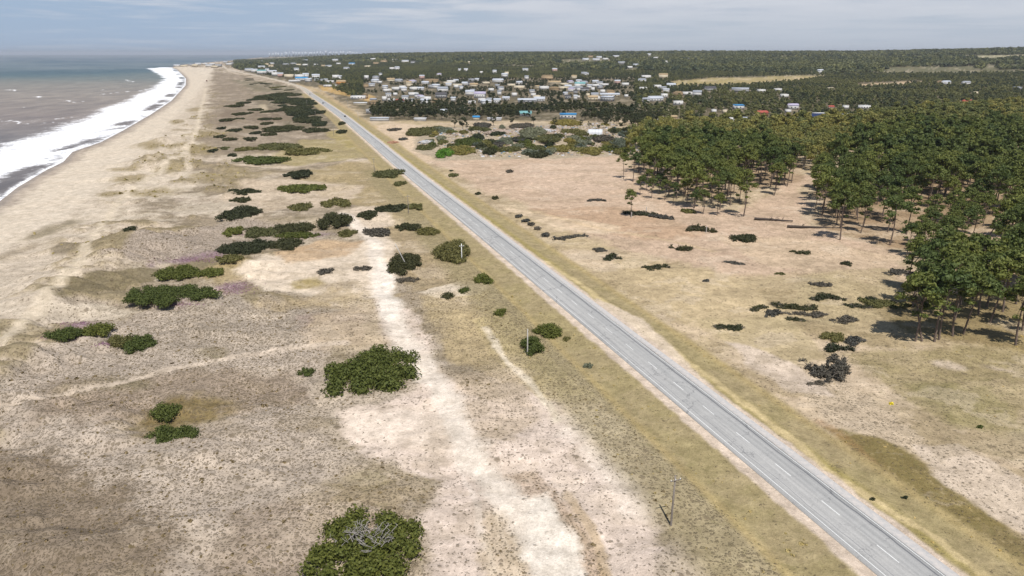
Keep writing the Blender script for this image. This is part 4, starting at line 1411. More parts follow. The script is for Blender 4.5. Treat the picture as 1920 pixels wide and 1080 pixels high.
def log_mesh(L, r, seed):
    g_ = np.random.default_rng(seed)
    mb_ = MB()
    pts = [(-L / 2 + L * k / 7, g_.uniform(-.25, .25), r * .8 + g_.uniform(-.05, .1)) for k in range(8)]
    mb_.tube(pts, np.linspace(r, r * .5, 8), 8)
    for k in range(10):
        i = int(g_.integers(2, 8))
        a = g_.uniform(-1.2, 1.2)
        p0 = np.array(pts[i])
        mb_.tube([p0, p0 + [g_.uniform(-.5, 1.0), math.sin(a) * 1.5, abs(math.cos(a)) * .9], p0 + [g_.uniform(0, 1.6), math.sin(a) * 2.4, .5 + abs(math.cos(a)) * 1.1]], [.12, .08, .03], 5)
    return mb_


LOGW = plain("weathered_log", (0.075, 0.06, 0.05), .95, .5, 2.0)
for (cx, cy, Lp, rt, lb) in [(1450, 414, 62, -18, 'dark fallen trunk lying on sand left of the right hand grove'), (1525, 428, 84, -10, 'long dark fallen trunk at the shaded edge of the right hand grove')]:
    p = P([(cx, cy)])[0]
    L = Lp * mpp(p) * 1.1
    o = link('fallen_trunk', log_mesh(L, .55, cx).mesh('fallen_trunk', LOGW, True), None, (p[0], p[1], p[2]), R(rt))
    tag(o, lb, 'fallen tree', 'fallen trunks by the grove')

# ------------------------------------------------------------------ low plants as ground cover
def tufts(name, label, px_poly, n, sz, material, seed, key, thr=.35, hgt=.8, blades=7):
    w = P(px_poly)[:, :2]
    g_ = np.random.default_rng(seed)
    lo, hi = w.min(0), w.max(0)
    A, B = np.meshgrid(np.arange(lo[0], hi[0], n), np.arange(lo[1], hi[1], n))
    X, Y = A.ravel() + g_.uniform(-.5, .5, A.size) * n, B.ravel() + g_.uniform(-.5, .5, A.size) * n
    m0 = np.hypot(X, Y) < (300 if n < 3 else 900)
    X, Y = X[m0], Y[m0]
    m = in_poly(X, Y, [tuple(p) for p in w])
    X, Y = X[m], Y[m]
    fl = Field(X, Y)
    paint(fl)
    dn = key(fl)
    k = g_.uniform(thr, 1.0, len(X)) < dn
    X, Y, Z = X[k], Y[k], fl.z[k]
    n = len(X)
    s = sz * np.exp(g_.normal(0, .38, n))
    C = np.repeat(np.stack([X, Y, Z], 1), blades, 0)
    S = np.repeat(s, blades)
    d = dirs(n * blades, g_, 0.05)
    off_ = d * S[:, None] * np.array([.55, .55, .35 * hgt])
    mb_ = MB()
    nn = d.copy()
    nn[:, 2] += .5
    cards(mb_, C + off_, nn, 1.0 * S * .75, g_, .55, 1.5)
    return tag(link(name, mb_.mesh(name, material)), label, None, None, 'stuff')


TUFT = foliage("dune_plant_leaves", tuple(alb(116, 102, 76)), tuple(alb(152, 136, 106)), tuple(alb(88, 80, 56)), .1)
GRS = foliage("dry_grass_blades", tuple(alb(176, 158, 104)), tuple(alb(206, 186, 136)), tuple(alb(140, 132, 76)), .2)
PINK = foliage("pink_flower_heads", tuple(alb(170, 124, 160)), tuple(alb(196, 156, 184)), tuple(alb(110, 104, 84)), .2)
tufts('dune_scrub', None, [(-160, 1130), (-200, 700), (60, 560), (150, 470), (420, 400), (700, 430), (900, 540), (1240, 820), (1300, 1140)], 1.15, .22, TUFT, 1,
      lambda f: f.spk * sstep(.25, .6, f.fine + .12) * .9, .22)
tufts('roadside_grass', None, [(1180, 1130), (900, 700), (860, 560), (1000, 540), (1640, 1130)], 1.3, .22, GRS, 2,
      lambda f: f.grs * sstep(.44, .66, f.fine) * (f.rd > 6.8), .4, 1.0, 6)
tufts('field_grass', None, [(1760, 1130), (1150, 560), (1400, 480), (1960, 600), (1960, 1130)], 1.5, .22, GRS, 3,
      lambda f: np.maximum(f.grs * .8, f.spk) * sstep(.48, .70, f.fine) * (f.rd > 7), .4, 1.0, 6)


tufts('beach_grass', None, [(-60, 560), (0, 440), (200, 345), (300, 255), (350, 195), (400, 195), (470, 330), (420, 370), (250, 400), (140, 520)], 3.2, .75, GRS, 6,
      lambda f: f.grs * sstep(.42, .6, f.fine) * 1.3, .3, 1.2, 8)


def flowers(px_list, seed):
    g_ = np.random.default_rng(seed)
    C = []
    for cx, cy, w, h, n in px_list:
        q = np.stack([cx + g_.normal(0, w * .28, n), cy + g_.normal(0, h * .3, n)], 1)
        C.append(P(q))
    C = np.concatenate(C)
    mb_ = MB()
    C3 = np.repeat(C, 4, 0)
    d = dirs(len(C3), g_, .1)
    cards(mb_, C3 + d * .16, d, .2, g_, .5, 1.2)
    return tag(link('pink_flowers', mb_.mesh('pink_flowers', PINK)), None, None, None, 'stuff')


flowers([(445, 540, 70, 20, 260), (320, 570, 110, 7, 160), (360, 487, 110, 10, 260), (150, 608, 70, 7, 120), (112, 634, 60, 6, 90), (205, 647, 44, 8, 90), (402, 478, 50, 10, 90), (470, 440, 60, 6, 90), (395, 545, 50, 10, 90)], 5)


# ------------------------------------------------------------------ houses
def paintm(name, col, rough=.8, var=.22):
    return plain(name, alb(*col), rough, var, .5)


WALLM = {'white': paintm("white_wall", (226, 224, 220)), 'cream': paintm("cream_wall", (222, 208, 180)), 'grey': paintm("grey_wall", (176, 176, 176)), 'tan': paintm("tan_wall", (198, 172, 136)),
         'orange': paintm("orange_wall", (226, 160, 92)), 'pink': paintm("pink_wall", (206, 172, 160)), 'brick': paintm("brick_wall", (168, 112, 88))}
ROOFM = {'white': paintm("white_roof", (236, 236, 236)), 'grey': paintm("grey_roof", (164, 168, 174)), 'pale': paintm("pale_metal_roof", (206, 210, 216), .5), 'red': paintm("red_tile_roof", (184, 96, 82)),
         'blue': paintm("blue_metal_roof", (70, 150, 204), .5), 'navy': paintm("navy_roof", (44, 56, 92), .5), 'tan': paintm("tan_roof", (188, 164, 128)), 'teal': paintm("teal_roof", (130, 180, 180)),
         'dark': paintm("dark_roof", (92, 90, 92)), 'mauve': paintm("mauve_roof", (190, 182, 204)), 'thatch': paintm("thatch_roof", (150, 128, 96))}
GLASS = plain("window_glass", (0.035, 0.045, 0.055), .15, .1, 1, .6)
DOORM = plain("door_wood", (0.12, 0.075, 0.045), .7, .3, 3)
HOUSES = []                                   # (x, y, radius) keeps trees off the roofs


def house(cx, cy, wpx, wall, roof, kind, label, group, hgt=None, rz=None, detail=False, cat='house', name='house', dep=None):
    p = P([(cx, cy)])[0]
    m = mpp(p)
    W = max(5.0, wpx * m)
    Dp = dep or float(np.clip(W * .75, 5.5, 13))
    H = hgt or (3.1 if W < 12 else 4.0)
    rz = random.uniform(-.35, .35) if rz is None else rz
    HOUSES.append((p[0], p[1], max(W, Dp) * .62))
    e = thing(name, label, cat, (p[0], p[1], p[2] - .25), rz, group)
    wb, rb = MB(), MB()
    H0 = H + .25
    if kind == 'flat':
        wb.box((0, 0, H0 / 2), (W, Dp, H0))
        for sx_, sy2, lx, ly in ((0, 1, W, .22), (0, -1, W, .22), (1, 0, .22, Dp - .44), (-1, 0, .22, Dp - .44)):
            wb.box((sx_ * (W / 2 - .11), sy2 * (Dp / 2 - .11), H0 + .2), (lx, ly, .396))
        rb.box((0, 0, H0 + .08), (W - .46, Dp - .46, .15))
    else:
        wb.box((0, 0, H0 / 2), (W, Dp, H0))
        o = .45
        rh = Dp * (.24 if kind == 'gable' else .2)
        if kind == 'shed':
            V = [(-W / 2 - o, -Dp / 2 - o, H0 + .02), (W / 2 + o, -Dp / 2 - o, H0 + .02), (W / 2 + o, Dp / 2 + o, H0 + rh * .5), (-W / 2 - o, Dp / 2 + o, H0 + rh * .5)]
            V += [(x, y, z + .18) for x, y, z in V]
            rb.add(V, [[[0, 3, 2, 1], [4, 5, 6, 7], [0, 1, 5, 4], [1, 2, 6, 5], [2, 3, 7, 6], [3, 0, 4, 7]]])
            wb.add([(-W / 2, Dp / 2, H0), (W / 2, Dp / 2, H0), (W / 2, Dp / 2, H0 + rh * .45), (-W / 2, Dp / 2, H0 + rh * .45)], [[[0, 1, 2, 3]]])
        else:
            rx = W / 2 + o if kind == 'gable' else W / 2 - Dp * .33
            zb, zt = H0 - .05, H0 + rh
            V = [(-W / 2 - o, -Dp / 2 - o, zb), (W / 2 + o, -Dp / 2 - o, zb), (W / 2 + o, Dp / 2 + o, zb), (-W / 2 - o, Dp / 2 + o, zb), (-rx, 0, zt), (rx, 0, zt)]
            T = [(x, y, z + .2) for x, y, z in V]
            rb.add(T, [[[0, 1, 5, 4], [2, 3, 4, 5]], [[1, 2, 5], [3, 0, 4]]])
            rb.add(V, [[[0, 3, 2, 1]]])
            rb.add(V[:4] + T[:4], [[[0, 1, 5, 4], [1, 2, 6, 5], [2, 3, 7, 6], [3, 0, 4, 7]]])
    link('wall', wb.mesh('house_wall', WALLM[wall]), e)
    link('roof', rb.mesh('house_roof', ROOFM[roof]), e)
    if detail:
        nwin = 2 if W < 14 else 4
        for k in range(nwin):
            wx = -W / 2 + W * (k + .6) / (nwin + .6)
            a = MB()
            a.box((wx, -Dp / 2, H0 * .58), (1.5, .1, 1.3))
            link('window', a.mesh('house_window', GLASS), e)
        a = MB()
        a.box((W / 2 - 1.4, -Dp / 2, 1.3), (1.0, .12, 2.1))
        link('door', a.mesh('house_door', DOORM), e)
    return e


# named ones: told apart by colour, shape and place
house(1526, 231, 56, 'white', 'navy', 'gable', 'long white hall with a navy and white roof beyond the olive trees', None, 6.0, .03, True, 'building', 'hall', 15)
house(1536, 226, 26, 'white', 'white', 'flat', 'white block standing behind the long navy roofed hall', None, 7.5, 0, True, 'building', 'annex_building', 9)
house(1370, 238, 13, 'white', 'white', 'flat', 'tall narrow white house in front of the olive woodland', None, 8.5, .1, True)
house(1397, 227, 17, 'white', 'pale', 'shed', 'low white house right of the tall narrow white one', None, 3.2, 0, True)
house(1417, 228, 16, 'white', 'grey', 'gable', 'grey roofed house between the low white one and the red roof', None, 3.4, .1, True)
house(1428, 218, 18, 'brick', 'red', 'gable', 'house with a bright red roof in the trees right of centre', None, 4.2, .2, True)
house(1240, 231, 22, 'cream', 'white', 'flat', 'wide flat white roofed house left of the salmon hut', None, 3.4, 0, True)
house(1253, 234, 9, 'pink', 'red', 'gable', 'small salmon hut in front of the olive woodland', None, 3.0, 0, False)
house(1263, 227, 10, 'tan', 'tan', 'gable', 'small tan house above the salmon hut', None, 4.5, 0, False)
house(1278, 233, 13, 'white', 'white', 'shed', 'little white shed right of the salmon hut', None, 3.0, 0, False, 'shed')
house(1384, 205, 18, 'white', 'blue', 'shed', 'house with a pale blue roof among dark trees', None, 5, 0, True)
house(1338, 211, 8, 'white', 'white', 'flat', 'small white cube alone among dark trees', None, 3.5, 0, False)
house(1359, 212, 7, 'cream', 'white', 'flat', 'small cream cube beside the pale lane in the trees', None, 3.5, 0, False)
house(1486, 205, 17, 'white', 'mauve', 'gable', 'white house with a mauve roof left of the yellow trees', None, 5, 0, True)
house(1477, 211, 9, 'white', 'white', 'flat', 'small white house below the mauve roof', None, 3.4, 0, False)
house(1578, 226, 28, 'grey', 'grey', 'gable', 'grey roofed house right of the long navy roofed hall', None, 4.5, .1, True)
house(1586, 232, 12, 'white', 'white', 'shed', 'white shed in front of the grey roofed house', None, 4.0, .1, False, 'shed')
house(1620, 204, 22, 'white', 'white', 'flat', 'flat white house deep in the right hand woods', None, 4, 0, True)
house(1585, 204, 9, 'white', 'white', 'flat', 'small white house left of the flat white one in the woods', None, 4, 0, False)
house(1558, 206, 6, 'pink', 'red', 'gable', 'tiny red and white house in the woods', None, 4, 0, False)
house(1813, 195, 14, 'orange', 'red', 'gable', 'orange walled house among the far right woods', None, 4, 0, True)
house(1836, 206, 12, 'grey', 'white', 'gable', 'grey house with a pale roof right of the orange one', None, 4, 0, False)
house(1806, 260, 10, 'cream', 'tan', 'gable', 'pale yellow house half hidden by right hand pines', None, 6, 0, False)
house(1831, 253, 6, 'cream', 'pale', 'shed', 'little cream hut right of the half hidden yellow house', None, 4, 0, False)
house(1726, 263, 4, 'white', 'pale', 'shed', 'small pale hut glimpsed in the middle of the right hand pines', None, 5, 0, False)
house(1065, 222, 30, 'white', 'blue', 'shed', 'shed with a bright blue roof at the far edge of the rubble ground', None, 4.5, -.1, True, 'shed', 'shed', 9)
house(893, 225, 12, 'cream', 'blue', 'gable', 'small hut with a sky blue roof behind the dark leaning tree', None, 3, 0, False, 'hut', 'hut')
house(985, 218, 22, 'grey', 'teal', 'gable', 'dark hut with a grey teal roof by the dark tree belt', None, 3.5, 0, True, 'hut', 'hut')
house(927, 226, 26, 'white', 'white', 'shed', 'long low white roof at the edge of the rubble ground', None, 2.4, 0, False, 'shed', 'shed', 5)
house(712, 226, 34, 'white', 'pale', 'shed', 'long white roofed shed nearest the road at the town edge', None, 2.6, .06, False, 'shed', 'shed', 6)
house(788, 226, 22, 'white', 'white', 'shed', 'thin white roof under the dark tree belt', None, 2.2, 0, False, 'shed', 'shed', 5)
house(830, 213, 16, 'white', 'pale', 'gable', 'white house swallowed by the dark tree belt', None, 3.4, 0, False)
house(862, 211, 10, 'cream', 'pale', 'gable', 'cream house at the right of the dark tree belt', None, 3.4, 0, False)
house(695, 213, 15, 'grey', 'dark', 'flat', 'dark grey block beside the road at the town edge', None, 5, 0, True, 'building', 'building')
house(672, 186, 26, 'white', 'pale', 'flat', 'large pale flat building above the road with a dark shaded front', None, 5, 0, True, 'building', 'building', 12)
house(676, 197, 24, 'cream', 'white', 'shed', 'long pale shed below the large flat building', None, 3, 0, False, 'shed', 'shed', 6)
house(620, 163, 24, 'white', 'white', 'flat', 'long bright white house nearest the sandy road', None, 4, .05, True)
house(620, 156, 12, 'white', 'white', 'flat', 'upper white house behind the long bright white one', None, 6, 0, True)
house(640, 158, 16, 'orange', 'tan', 'gable', 'orange house above the sandy road', None, 6, 0, True)
house(566, 151, 22, 'white', 'blue', 'gable', 'house with a pale blue front beside the sandy road', None, 6, .1, True)
house(1143, 181, 36, 'cream', 'pale', 'gable', 'long pale low hall at the right end of the town', None, 3.4, 0, True, 'building', 'hall', 9)
house(988, 192, 34, 'grey', 'pale', 'gable', 'long pale grey hall at the front of the town', None, 3.6, 0, True, 'building', 'hall', 9)
house(900, 184, 20, 'white', 'mauve', 'gable', 'large white house with a rounded mauve roof in the town', None, 7, -.1, True)
house(885, 195, 14, 'white', 'white', 'flat', 'white house below the rounded mauve roof', None, 4, 0, True)

# the town: positions read off the photograph, one house each
RAW = []
for u, v, w in [(430, 480, 80), (700, 250, 60), (770, 310, 90), (870, 310, 80), (500, 310, 90), (620, 330, 70), (490, 390, 50), (760, 390, 120), (870, 435, 90), (970, 470, 90), (890, 140, 50), (750, 200, 70),
                (1040, 190, 150), (940, 215, 70), (1100, 280, 90), (1200, 330, 130), (1180, 420, 140), (1360, 475, 60), (1400, 180, 50), (1420, 240, 100), (1540, 230, 70), (1670, 255, 80), (1716, 170, 40),
                (1850, 215, 70), (1150, 100, 50), (1455, 25, 30), (1550, 30, 40), (1650, 335, 60), (1610, 385, 110), (1850, 525, 110), (940, 525, 100), (1090, 515, 60), (740, 515, 60), (560, 525, 90),
                (170, 520, 120), (640, 465, 80), (200, 160, 60), (260, 205, 40), (270, 105, 30), (140, 255, 60), (50, 265, 50), (40, 435, 60), (60, 145, 40), (330, 470, 50), (1290, 250, 60), (1780, 60, 30)]:
    RAW.append((680 + u / 8, 130 + v / 8, w / 8))
for u, v, w in [(110, 190, 110), (210, 115, 60), (240, 88, 40), (310, 250, 80), (430, 220, 60), (430, 290, 130), (150, 318, 70), (130, 385, 50), (100, 510, 90), (230, 460, 90), (730, 475, 140), (620, 350, 60),
                (700, 280, 50), (800, 298, 110), (960, 305, 120), (850, 150, 120), (960, 212, 130), (1100, 232, 80), (1090, 290, 110), (1250, 140, 50), (1120, 385, 50), (1340, 240, 110), (1230, 300, 80),
                (1400, 320, 110), (1300, 262, 60), (1570, 205, 60), (1700, 240, 90), (1560, 410, 90), (1680, 350, 60), (1800, 378, 90), (1530, 460, 120), (1750, 470, 160), (1400, 80, 60), (1440, 96, 40), (1900, 210, 60),
                (1640, 290, 60), (880, 220, 60), (1480, 280, 60), (540, 150, 40), (640, 400, 60), (60, 60, 40)]:
    RAW.append((920 + u / 8, 130 + v / 8, w / 8))
for u, v, w in [(60, 355, 60), (230, 355, 60), (20, 390, 50), (170, 450, 70), (230, 470, 60), (310, 440, 60), (30, 470, 60), (260, 495, 50), (380, 520, 80), (470, 520, 80), (570, 528, 70), (700, 475, 90), (1000, 490, 140),
                (150, 580, 120), (60, 590, 60), (380, 620, 80), (240, 550, 50), (1210, 490, 60), (1380, 480, 60), (1440, 545, 60), (1800, 305, 40), (1900, 470, 40)]:
    RAW.append((1200 + u / 5.333, 80 + v / 5.333, w / 5.333))
for u, v, w in [(1180, 340, 30), (1230, 350, 40), (1400, 350, 40), (170, 255, 30), (1830, 390, 40), (1480, 432, 30)]:
    RAW.append((1500 + u / 4.5, 80 + v / 4.5, w / 4.5))
# along the sandy road, the headland and the far hillside (crop of the upper left)
for u, v, w in [(20, 290, 80), (235, 250, 60), (465, 210, 40), (600, 215, 50), (720, 215, 60), (760, 200, 40), (830, 200, 40), (880, 245, 50), (800, 260, 40), (870, 290, 50), (720, 300, 90), (540, 345, 120), (620, 360, 60),
                (730, 385, 90), (810, 350, 40), (880, 370, 100), (1050, 185, 60), (1090, 255, 60), (1200, 248, 70), (1280, 265, 50), (1380, 265, 50), (1385, 195, 60), (1250, 340, 50), (1440, 145, 40), (1500, 145, 40),
                (1540, 255, 40), (1650, 285, 40), (1700, 280, 40), (1830, 190, 80), (1880, 250, 40), (1010, 430, 60), (1140, 450, 90), (1300, 450, 90), (1390, 440, 60), (1430, 500, 60), (1540, 450, 80), (1550, 495, 40),
                (1690, 492, 40), (1640, 500, 40), (1220, 500, 120), (1840, 460, 70), (1900, 470, 40), (930, 415, 60), (1750, 290, 40), (180, 215, 60), (280, 235, 60), (380, 215, 50), (330, 200, 40), (540, 205, 40), (660, 190, 40), (1150, 190, 40)]:
    RAW.append((400 + u / 8, 90 + v / 8, w / 8))
for x, y, w in [(332, 124, 8), (345, 124, 9), (358, 122, 8), (372, 121, 10), (385, 120, 8), (398, 121, 7), (410, 124, 9), (366, 124, 7), (392, 124, 9),
                (1108, 107, 10), (1124, 109, 8), (1155, 107, 8), (1098, 113, 8), (1118, 113, 12), (1135, 112, 7), (1165, 120, 9), (1180, 128, 8), (1192, 126, 7), (1230, 109, 7), (1218, 104, 6), (1290, 113, 5), (1250, 118, 5),
                (740, 113, 7), (760, 117, 9), (720, 117, 9), (700, 112, 7), (775, 119, 7), (705, 120, 8), (690, 126, 8), (660, 122, 8), (650, 130, 7), (735, 131, 6), (745, 131, 6), (880, 118, 5), (905, 112, 5), (985, 133, 7), (1040, 134, 6)]:
    RAW.append((x, y, w))

pal = [('white', 'pale', 'gable', 'white house with a pale sheet roof'), ('white', 'white', 'flat', 'white flat roofed house'), ('white', 'grey', 'gable', 'white house with a grey roof'),
       ('cream', 'tan', 'gable', 'cream house with a tan roof'), ('grey', 'pale', 'shed', 'grey house with a sloping pale roof'), ('cream', 'white', 'flat', 'cream flat roofed house'),
       ('tan', 'thatch', 'hip', 'tan house with a brown hipped roof'), ('white', 'red', 'gable', 'white house with a dull red roof'), ('pink', 'pale', 'gable', 'pinkish house with a pale roof'),
       ('white', 'mauve', 'hip', 'white house with a mauve hipped roof'), ('white', 'teal', 'gable', 'white house with a pale teal roof'), ('grey', 'dark', 'gable', 'grey house with a dark roof'),
       ('white', 'blue', 'gable', 'white house with a blue roof')]
wts = np.array([26, 24, 15, 6, 10, 8, 4, 2, 3, 5, 2, 4, 1], float)
wts /= wts.sum()
g = np.random.default_rng(77)


def zone(x, y):
    if x < 425:
        return 'on the beach headland'
    if y < 118:
        return 'on the far wooded hillside' if x < 850 else 'in the far woods on the skyline'
    if x < 530:
        return 'by the far sandy road'
    if x < 660:
        return 'along the sandy road'
    if x > 1190:
        return 'in the woods right of town'
    row = 'in the back rows' if y < 160 else 'in the middle rows' if y < 178 else 'in the front rows'
    return row + (' of the town, left' if x < 800 else ' of the town, middle' if x < 1000 else ' of the town, right')


def far_from(p, d):
    return all((p[0] - hx) ** 2 + (p[1] - hy) ** 2 > (d + hr * .6) ** 2 for hx, hy, hr in HOUSES)


extra = []
while len(extra) < 120:
    x, y = g.uniform(690, 1185), g.uniform(151, 194)
    if abs(y - 172) > 22:
        continue
    extra.append((x, y, g.uniform(5, 11)))
for (x, y, w) in RAW + extra:
    p = P([(x, y)])[0]
    if not far_from(p, 3.5) or len(HOUSES) > 288:
        continue
    a = pal[int(g.choice(len(pal), p=wts))]
    zn = zone(x, y)
    m = mpp(p)
    sz = 'small ' if w * m < 9 else 'large ' if w * m > 17 else ''
    Dd = math.hypot(p[0], p[1])
    hh = float(g.uniform(7, 11)) if Dd > 1900 else float(g.uniform(3.6, 6.6))
    kind = a[2]
    w_ = min(w * (1.15 if Dd < 1500 else 1.4), 34 / m)
    house(x, y + .8, w_, a[0], a[1], kind, sz + a[3] + ' ' + zn, 'houses ' + zn, hh, float(g.uniform(-.4, .4)), w * m > 7 and math.hypot(p[0], p[1]) < 1150)

# the distant city across the bay
CITYM = plain("pale_tower_wall", alb(196, 204, 214), .8, .1, .01)
g = np.random.default_rng(8)
for i in range(46):
    x = 506 + 190 * (i / 46) + g.uniform(-2, 2) if i < 40 else g.uniform(690, 900)
    Dk = g.uniform(13500, 15500)
    px, py2 = (x - 960) / (F / CP) * Dk, Dk
    yt = 97.2 - 1.6 * g.uniform(0, 1) ** 2 + (1.6 if x < 530 else 0)
    if 606 < x < 613:
        yt = 94.6
    zt = HC + (100.3 - yt) / F * Dk
    zb = float(height(np.array([px]), np.array([py2]))[0]) - 1
    if zt - zb < 12:
        zt = zb + 14
    w = g.uniform(22, 44) if zt - zb > 40 else g.uniform(40, 80)
    mb = MB()
    h = zt - zb
    mb.box((0, 0, h * .46), (w, 18, h * .92))
    mb.box((0, 0, h * .96), (w * .55, 10, h * .08))
    o = link('tower_block', mb.mesh('tower_block', CITYM), None, (px, py2, zb))
    tall = yt < 95
    tag(o, 'tallest pale tower of the distant city on the horizon' if tall else 'pale tower block of the distant city skyline on the horizon', 'tower block', 'towers of the distant city')


# ------------------------------------------------------------------ woods
HX = np.array(HOUSES)


def scatter(px_poly, spacing, seed, houses=True, nmax=100000, front=12.0):
    w = P(px_poly)[:, :2]
    g_ = np.random.default_rng(seed)
    lo, hi = w.min(0), w.max(0)
    area = (hi - lo).prod()
    n = int(min(area / spacing ** 2 * 4, 600000))
    X, Y = g_.uniform(lo[0], hi[0], n), g_.uniform(lo[1], hi[1], n)
    m = in_poly(X, Y, [tuple(q) for q in w])
    X, Y = X[m], Y[m]
    cell = {}
    keep = []
    for i in range(len(X)):
        cx, cy = int(X[i] // spacing), int(Y[i] // spacing)
        ok = True
        for a in (-1, 0, 1):
            for b2 in (-1, 0, 1):
                j = cell.get((cx + a, cy + b2))
                if j is not None and (X[i] - X[j]) ** 2 + (Y[i] - Y[j]) ** 2 < spacing ** 2:
                    ok = False
                    break
            if not ok:
                break
        if ok:
            cell[(cx, cy)] = i
            keep.append(i)
            if len(keep) >= nmax:
                break
    X, Y = X[keep], Y[keep]
    return clear(X, Y, front) if houses else np.stack([X, Y], 1)


def clear(X, Y, front=12.0):
    ok = np.ones(len(X), bool)
    L = np.hypot(HX[:, 0], HX[:, 1])
    ux, uy = HX[:, 0] / L, HX[:, 1] / L
    for i in range(len(HX)):
        dx, dy = X - HX[i, 0], Y - HX[i, 1]
        al = -(dx * ux[i] + dy * uy[i])                 # metres in front of the house
        ac = np.abs(dx * uy[i] - dy * ux[i])
        ok &= ~((ac < HX[i, 2] + 2.0) & (al > -HX[i, 2] - 2) & (al < HX[i, 2] + front))
    rd, _ = seg_dist(X, Y, ROADC)
    ok &= rd > 22
    return np.stack([X[ok], Y[ok]], 1)


def with_z(XY):
    return np.concatenate([XY, height(XY[:, 0], XY[:, 1])[:, None]], 1)


def inview(p, m=40):
    x, y, zc = topx(p[:, 0], p[:, 1], p[:, 2])
    return (x > -m) & (x < 1920 + m) & (y < 1080 + m) & (zc > 0)


def batch(name, pts, protos, smin, smax, material, seed, patch=120.0):
    """many far trees as one mesh: copies of small tree shapes, each turned and scaled"""
    g_ = np.random.default_rng(seed)
    mb_ = MB()
    which = g_.integers(0, len(protos), len(pts))
    for k, pr in enumerate(protos):
        sel = pts[which == k]
        if not len(sel):
            continue
        V = np.concatenate(pr.v)
        C = np.concatenate(pr.c)
        a = g_.uniform(0, 6.28, len(sel))
        s = g_.uniform(smin, smax, len(sel))
        h = s * g_.uniform(.85, 1.2, len(sel))
        ca, sa = np.cos(a), np.sin(a)
        X = (V[None, :, 0] * ca[:, None] - V[None, :, 1] * sa[:, None]) * s[:, None] + sel[:, 0:1]
        Y = (V[None, :, 0] * sa[:, None] + V[None, :, 1] * ca[:, None]) * s[:, None] + sel[:, 1:2]
        Z = V[None, :, 2] * h[:, None] + sel[:, 2:3]
        VV = np.stack([X, Y, Z], -1).reshape(-1, 3)
        CC = np.tile(C, (len(sel), 1)).reshape(len(sel), -1, 3).copy()
        CC[..., 2] = np.clip((fbm(sel[:, 0] / patch, sel[:, 1] / patch, 3, 3) - .5) * 2.6 + g_.uniform(.2, .8, len(sel)), .01, .98)[:, None]
        offs = (np.arange(len(sel)) * len(V))[:, None, None]
        by = {}
        for f in pr.f:
            by.setdefault(f.shape[1], []).append(f)
        fs = [(np.concatenate(f)[None] + offs).reshape(-1, kk) for kk, f in by.items()]
        mb_.add(VV, fs, CC.reshape(-1, 3))
    return tag(link(name, mb_.mesh(name, material)), None, None, None, 'stuff')


def lod_tree(seed, H, W, base, nl, ncard, size, trunk=True):
    g_ = np.random.default_rng(seed)
    mb_ = MB()
    for i in range(nl):
        a = g_.uniform(0, 6.28)
        h = g_.uniform(0, 1)
        rr = W * math.sqrt(g_.uniform(.02, 1)) * (1 - .6 * h * h)
        r = W * g_.uniform(.34, .52)
        c = np.array((rr * math.cos(a), rr * math.sin(a), base + r * .7 + (H - base - 1.5 * r) * h))
        blob(mb_, c, (r * .8, r * .8, r * .62), g_, .25)
        d = dirs(ncard, g_, -.4)
        cards(mb_, c + d * [r, r, r * .78] * g_.uniform(.75, 1.15, ncard)[:, None], d, size, g_, .7, 1.4)
    if trunk:
        mb_.tube([(0, 0, -.5), (0, 0, base + (H - base) * .4)], [.25, .12], 4, [.1, 1.0, 0])
    return mb_


# --- pines
FRONT = [  # the near cluster at the right edge: told apart one by one
    (1716, 640, .86, 'pine with a pale bare trunk, leftmost of the near right cluster', None),
    (1752, 641, .95, 'dark trunked pine in the middle of the near right cluster', None),
    (1729, 640, .80, 'pine with a trunk leaning far to the right in the near cluster', (0, .34)),
    (1760, 637, 1.0, 'tall pine just right of the middle of the near cluster', None),
    (1786, 630, .92, 'pine with a slightly tilted trunk right of the middle of the near cluster', (0, .1)),
    (1806, 627, .86, 'pine with a bright trunk tilting right in the near cluster', (0, .14)),
    (1856, 605, .95, 'broad pine leaning right over the grassy gap', (0, .10)),
    (1904, 648, .92, 'pine at the right frame edge in front of the shade', None),
    (1917, 620, .98, 'pine at the right frame edge behind the front one', None)]
for i, (cx, cy, s, lb, ln) in enumerate(FRONT):
    tree('pine_tree', PV[i % 10], P([(cx, cy)])[0], s, lb, 'near cluster of pines', 1.0 * i, ln)
k = 0
for (cx, cy, s) in [(1712, 575, .86), (1738, 556, .9), (1768, 585, .95), (1772, 548, .92), (1800, 572, .9), (1824, 560, .95), (1850, 575, .95), (1880, 585, .95), (1905, 570, 1), (1725, 600, .8), (1790, 600, .9), (1834, 590, .9),
                    (1700, 545, .8), (1750, 530, .9), (1890, 550, 1), (1915, 545, 1), (1868, 548, .9)]:
    tree('pine_tree', PV[k % 10], P([(cx, cy)])[0], s, 'bushy green pine in the crowns behind the near right cluster', 'pines behind the near cluster')
    k += 1
tree('pine_tree', PV[2], P([(1841, 466)])[0], .9, 'thin pine with a long leaning trunk beside the small sand clearing', 'pines of the right hand grove', 0, (0, .42))
tree('pine_tree', PV[5], P([(1872, 480)])[0], .55, 'small young pine standing on the small sand clearing', 'pines of the right hand grove')
tree('pine_tree', PV[3], P([(1575, 450)])[0], .95, 'lone tall pine standing forward on sand before the right hand grove', 'pines of the right hand grove')
tree('pine_tree', PV[1], P([(1668, 460)])[0], .95, 'slim pine at the sandy front of the right hand grove', 'pines of the right hand grove')
tree('pine_tree', PV[0], P([(1394, 406)])[0], 1.0, 'lone pine forward on sand at the right of the central grove', 'pines of the central grove')
tree('pine_tree', PV[4], P([(1169, 335)])[0], .72, 'small sparse pine left of the central grove with shade on sand', 'pines of the central grove')
tree('pine_tree', PV[6], P([(1187, 341)])[0], .85, 'slim pine second from the left end of the central grove', 'pines of the central grove')
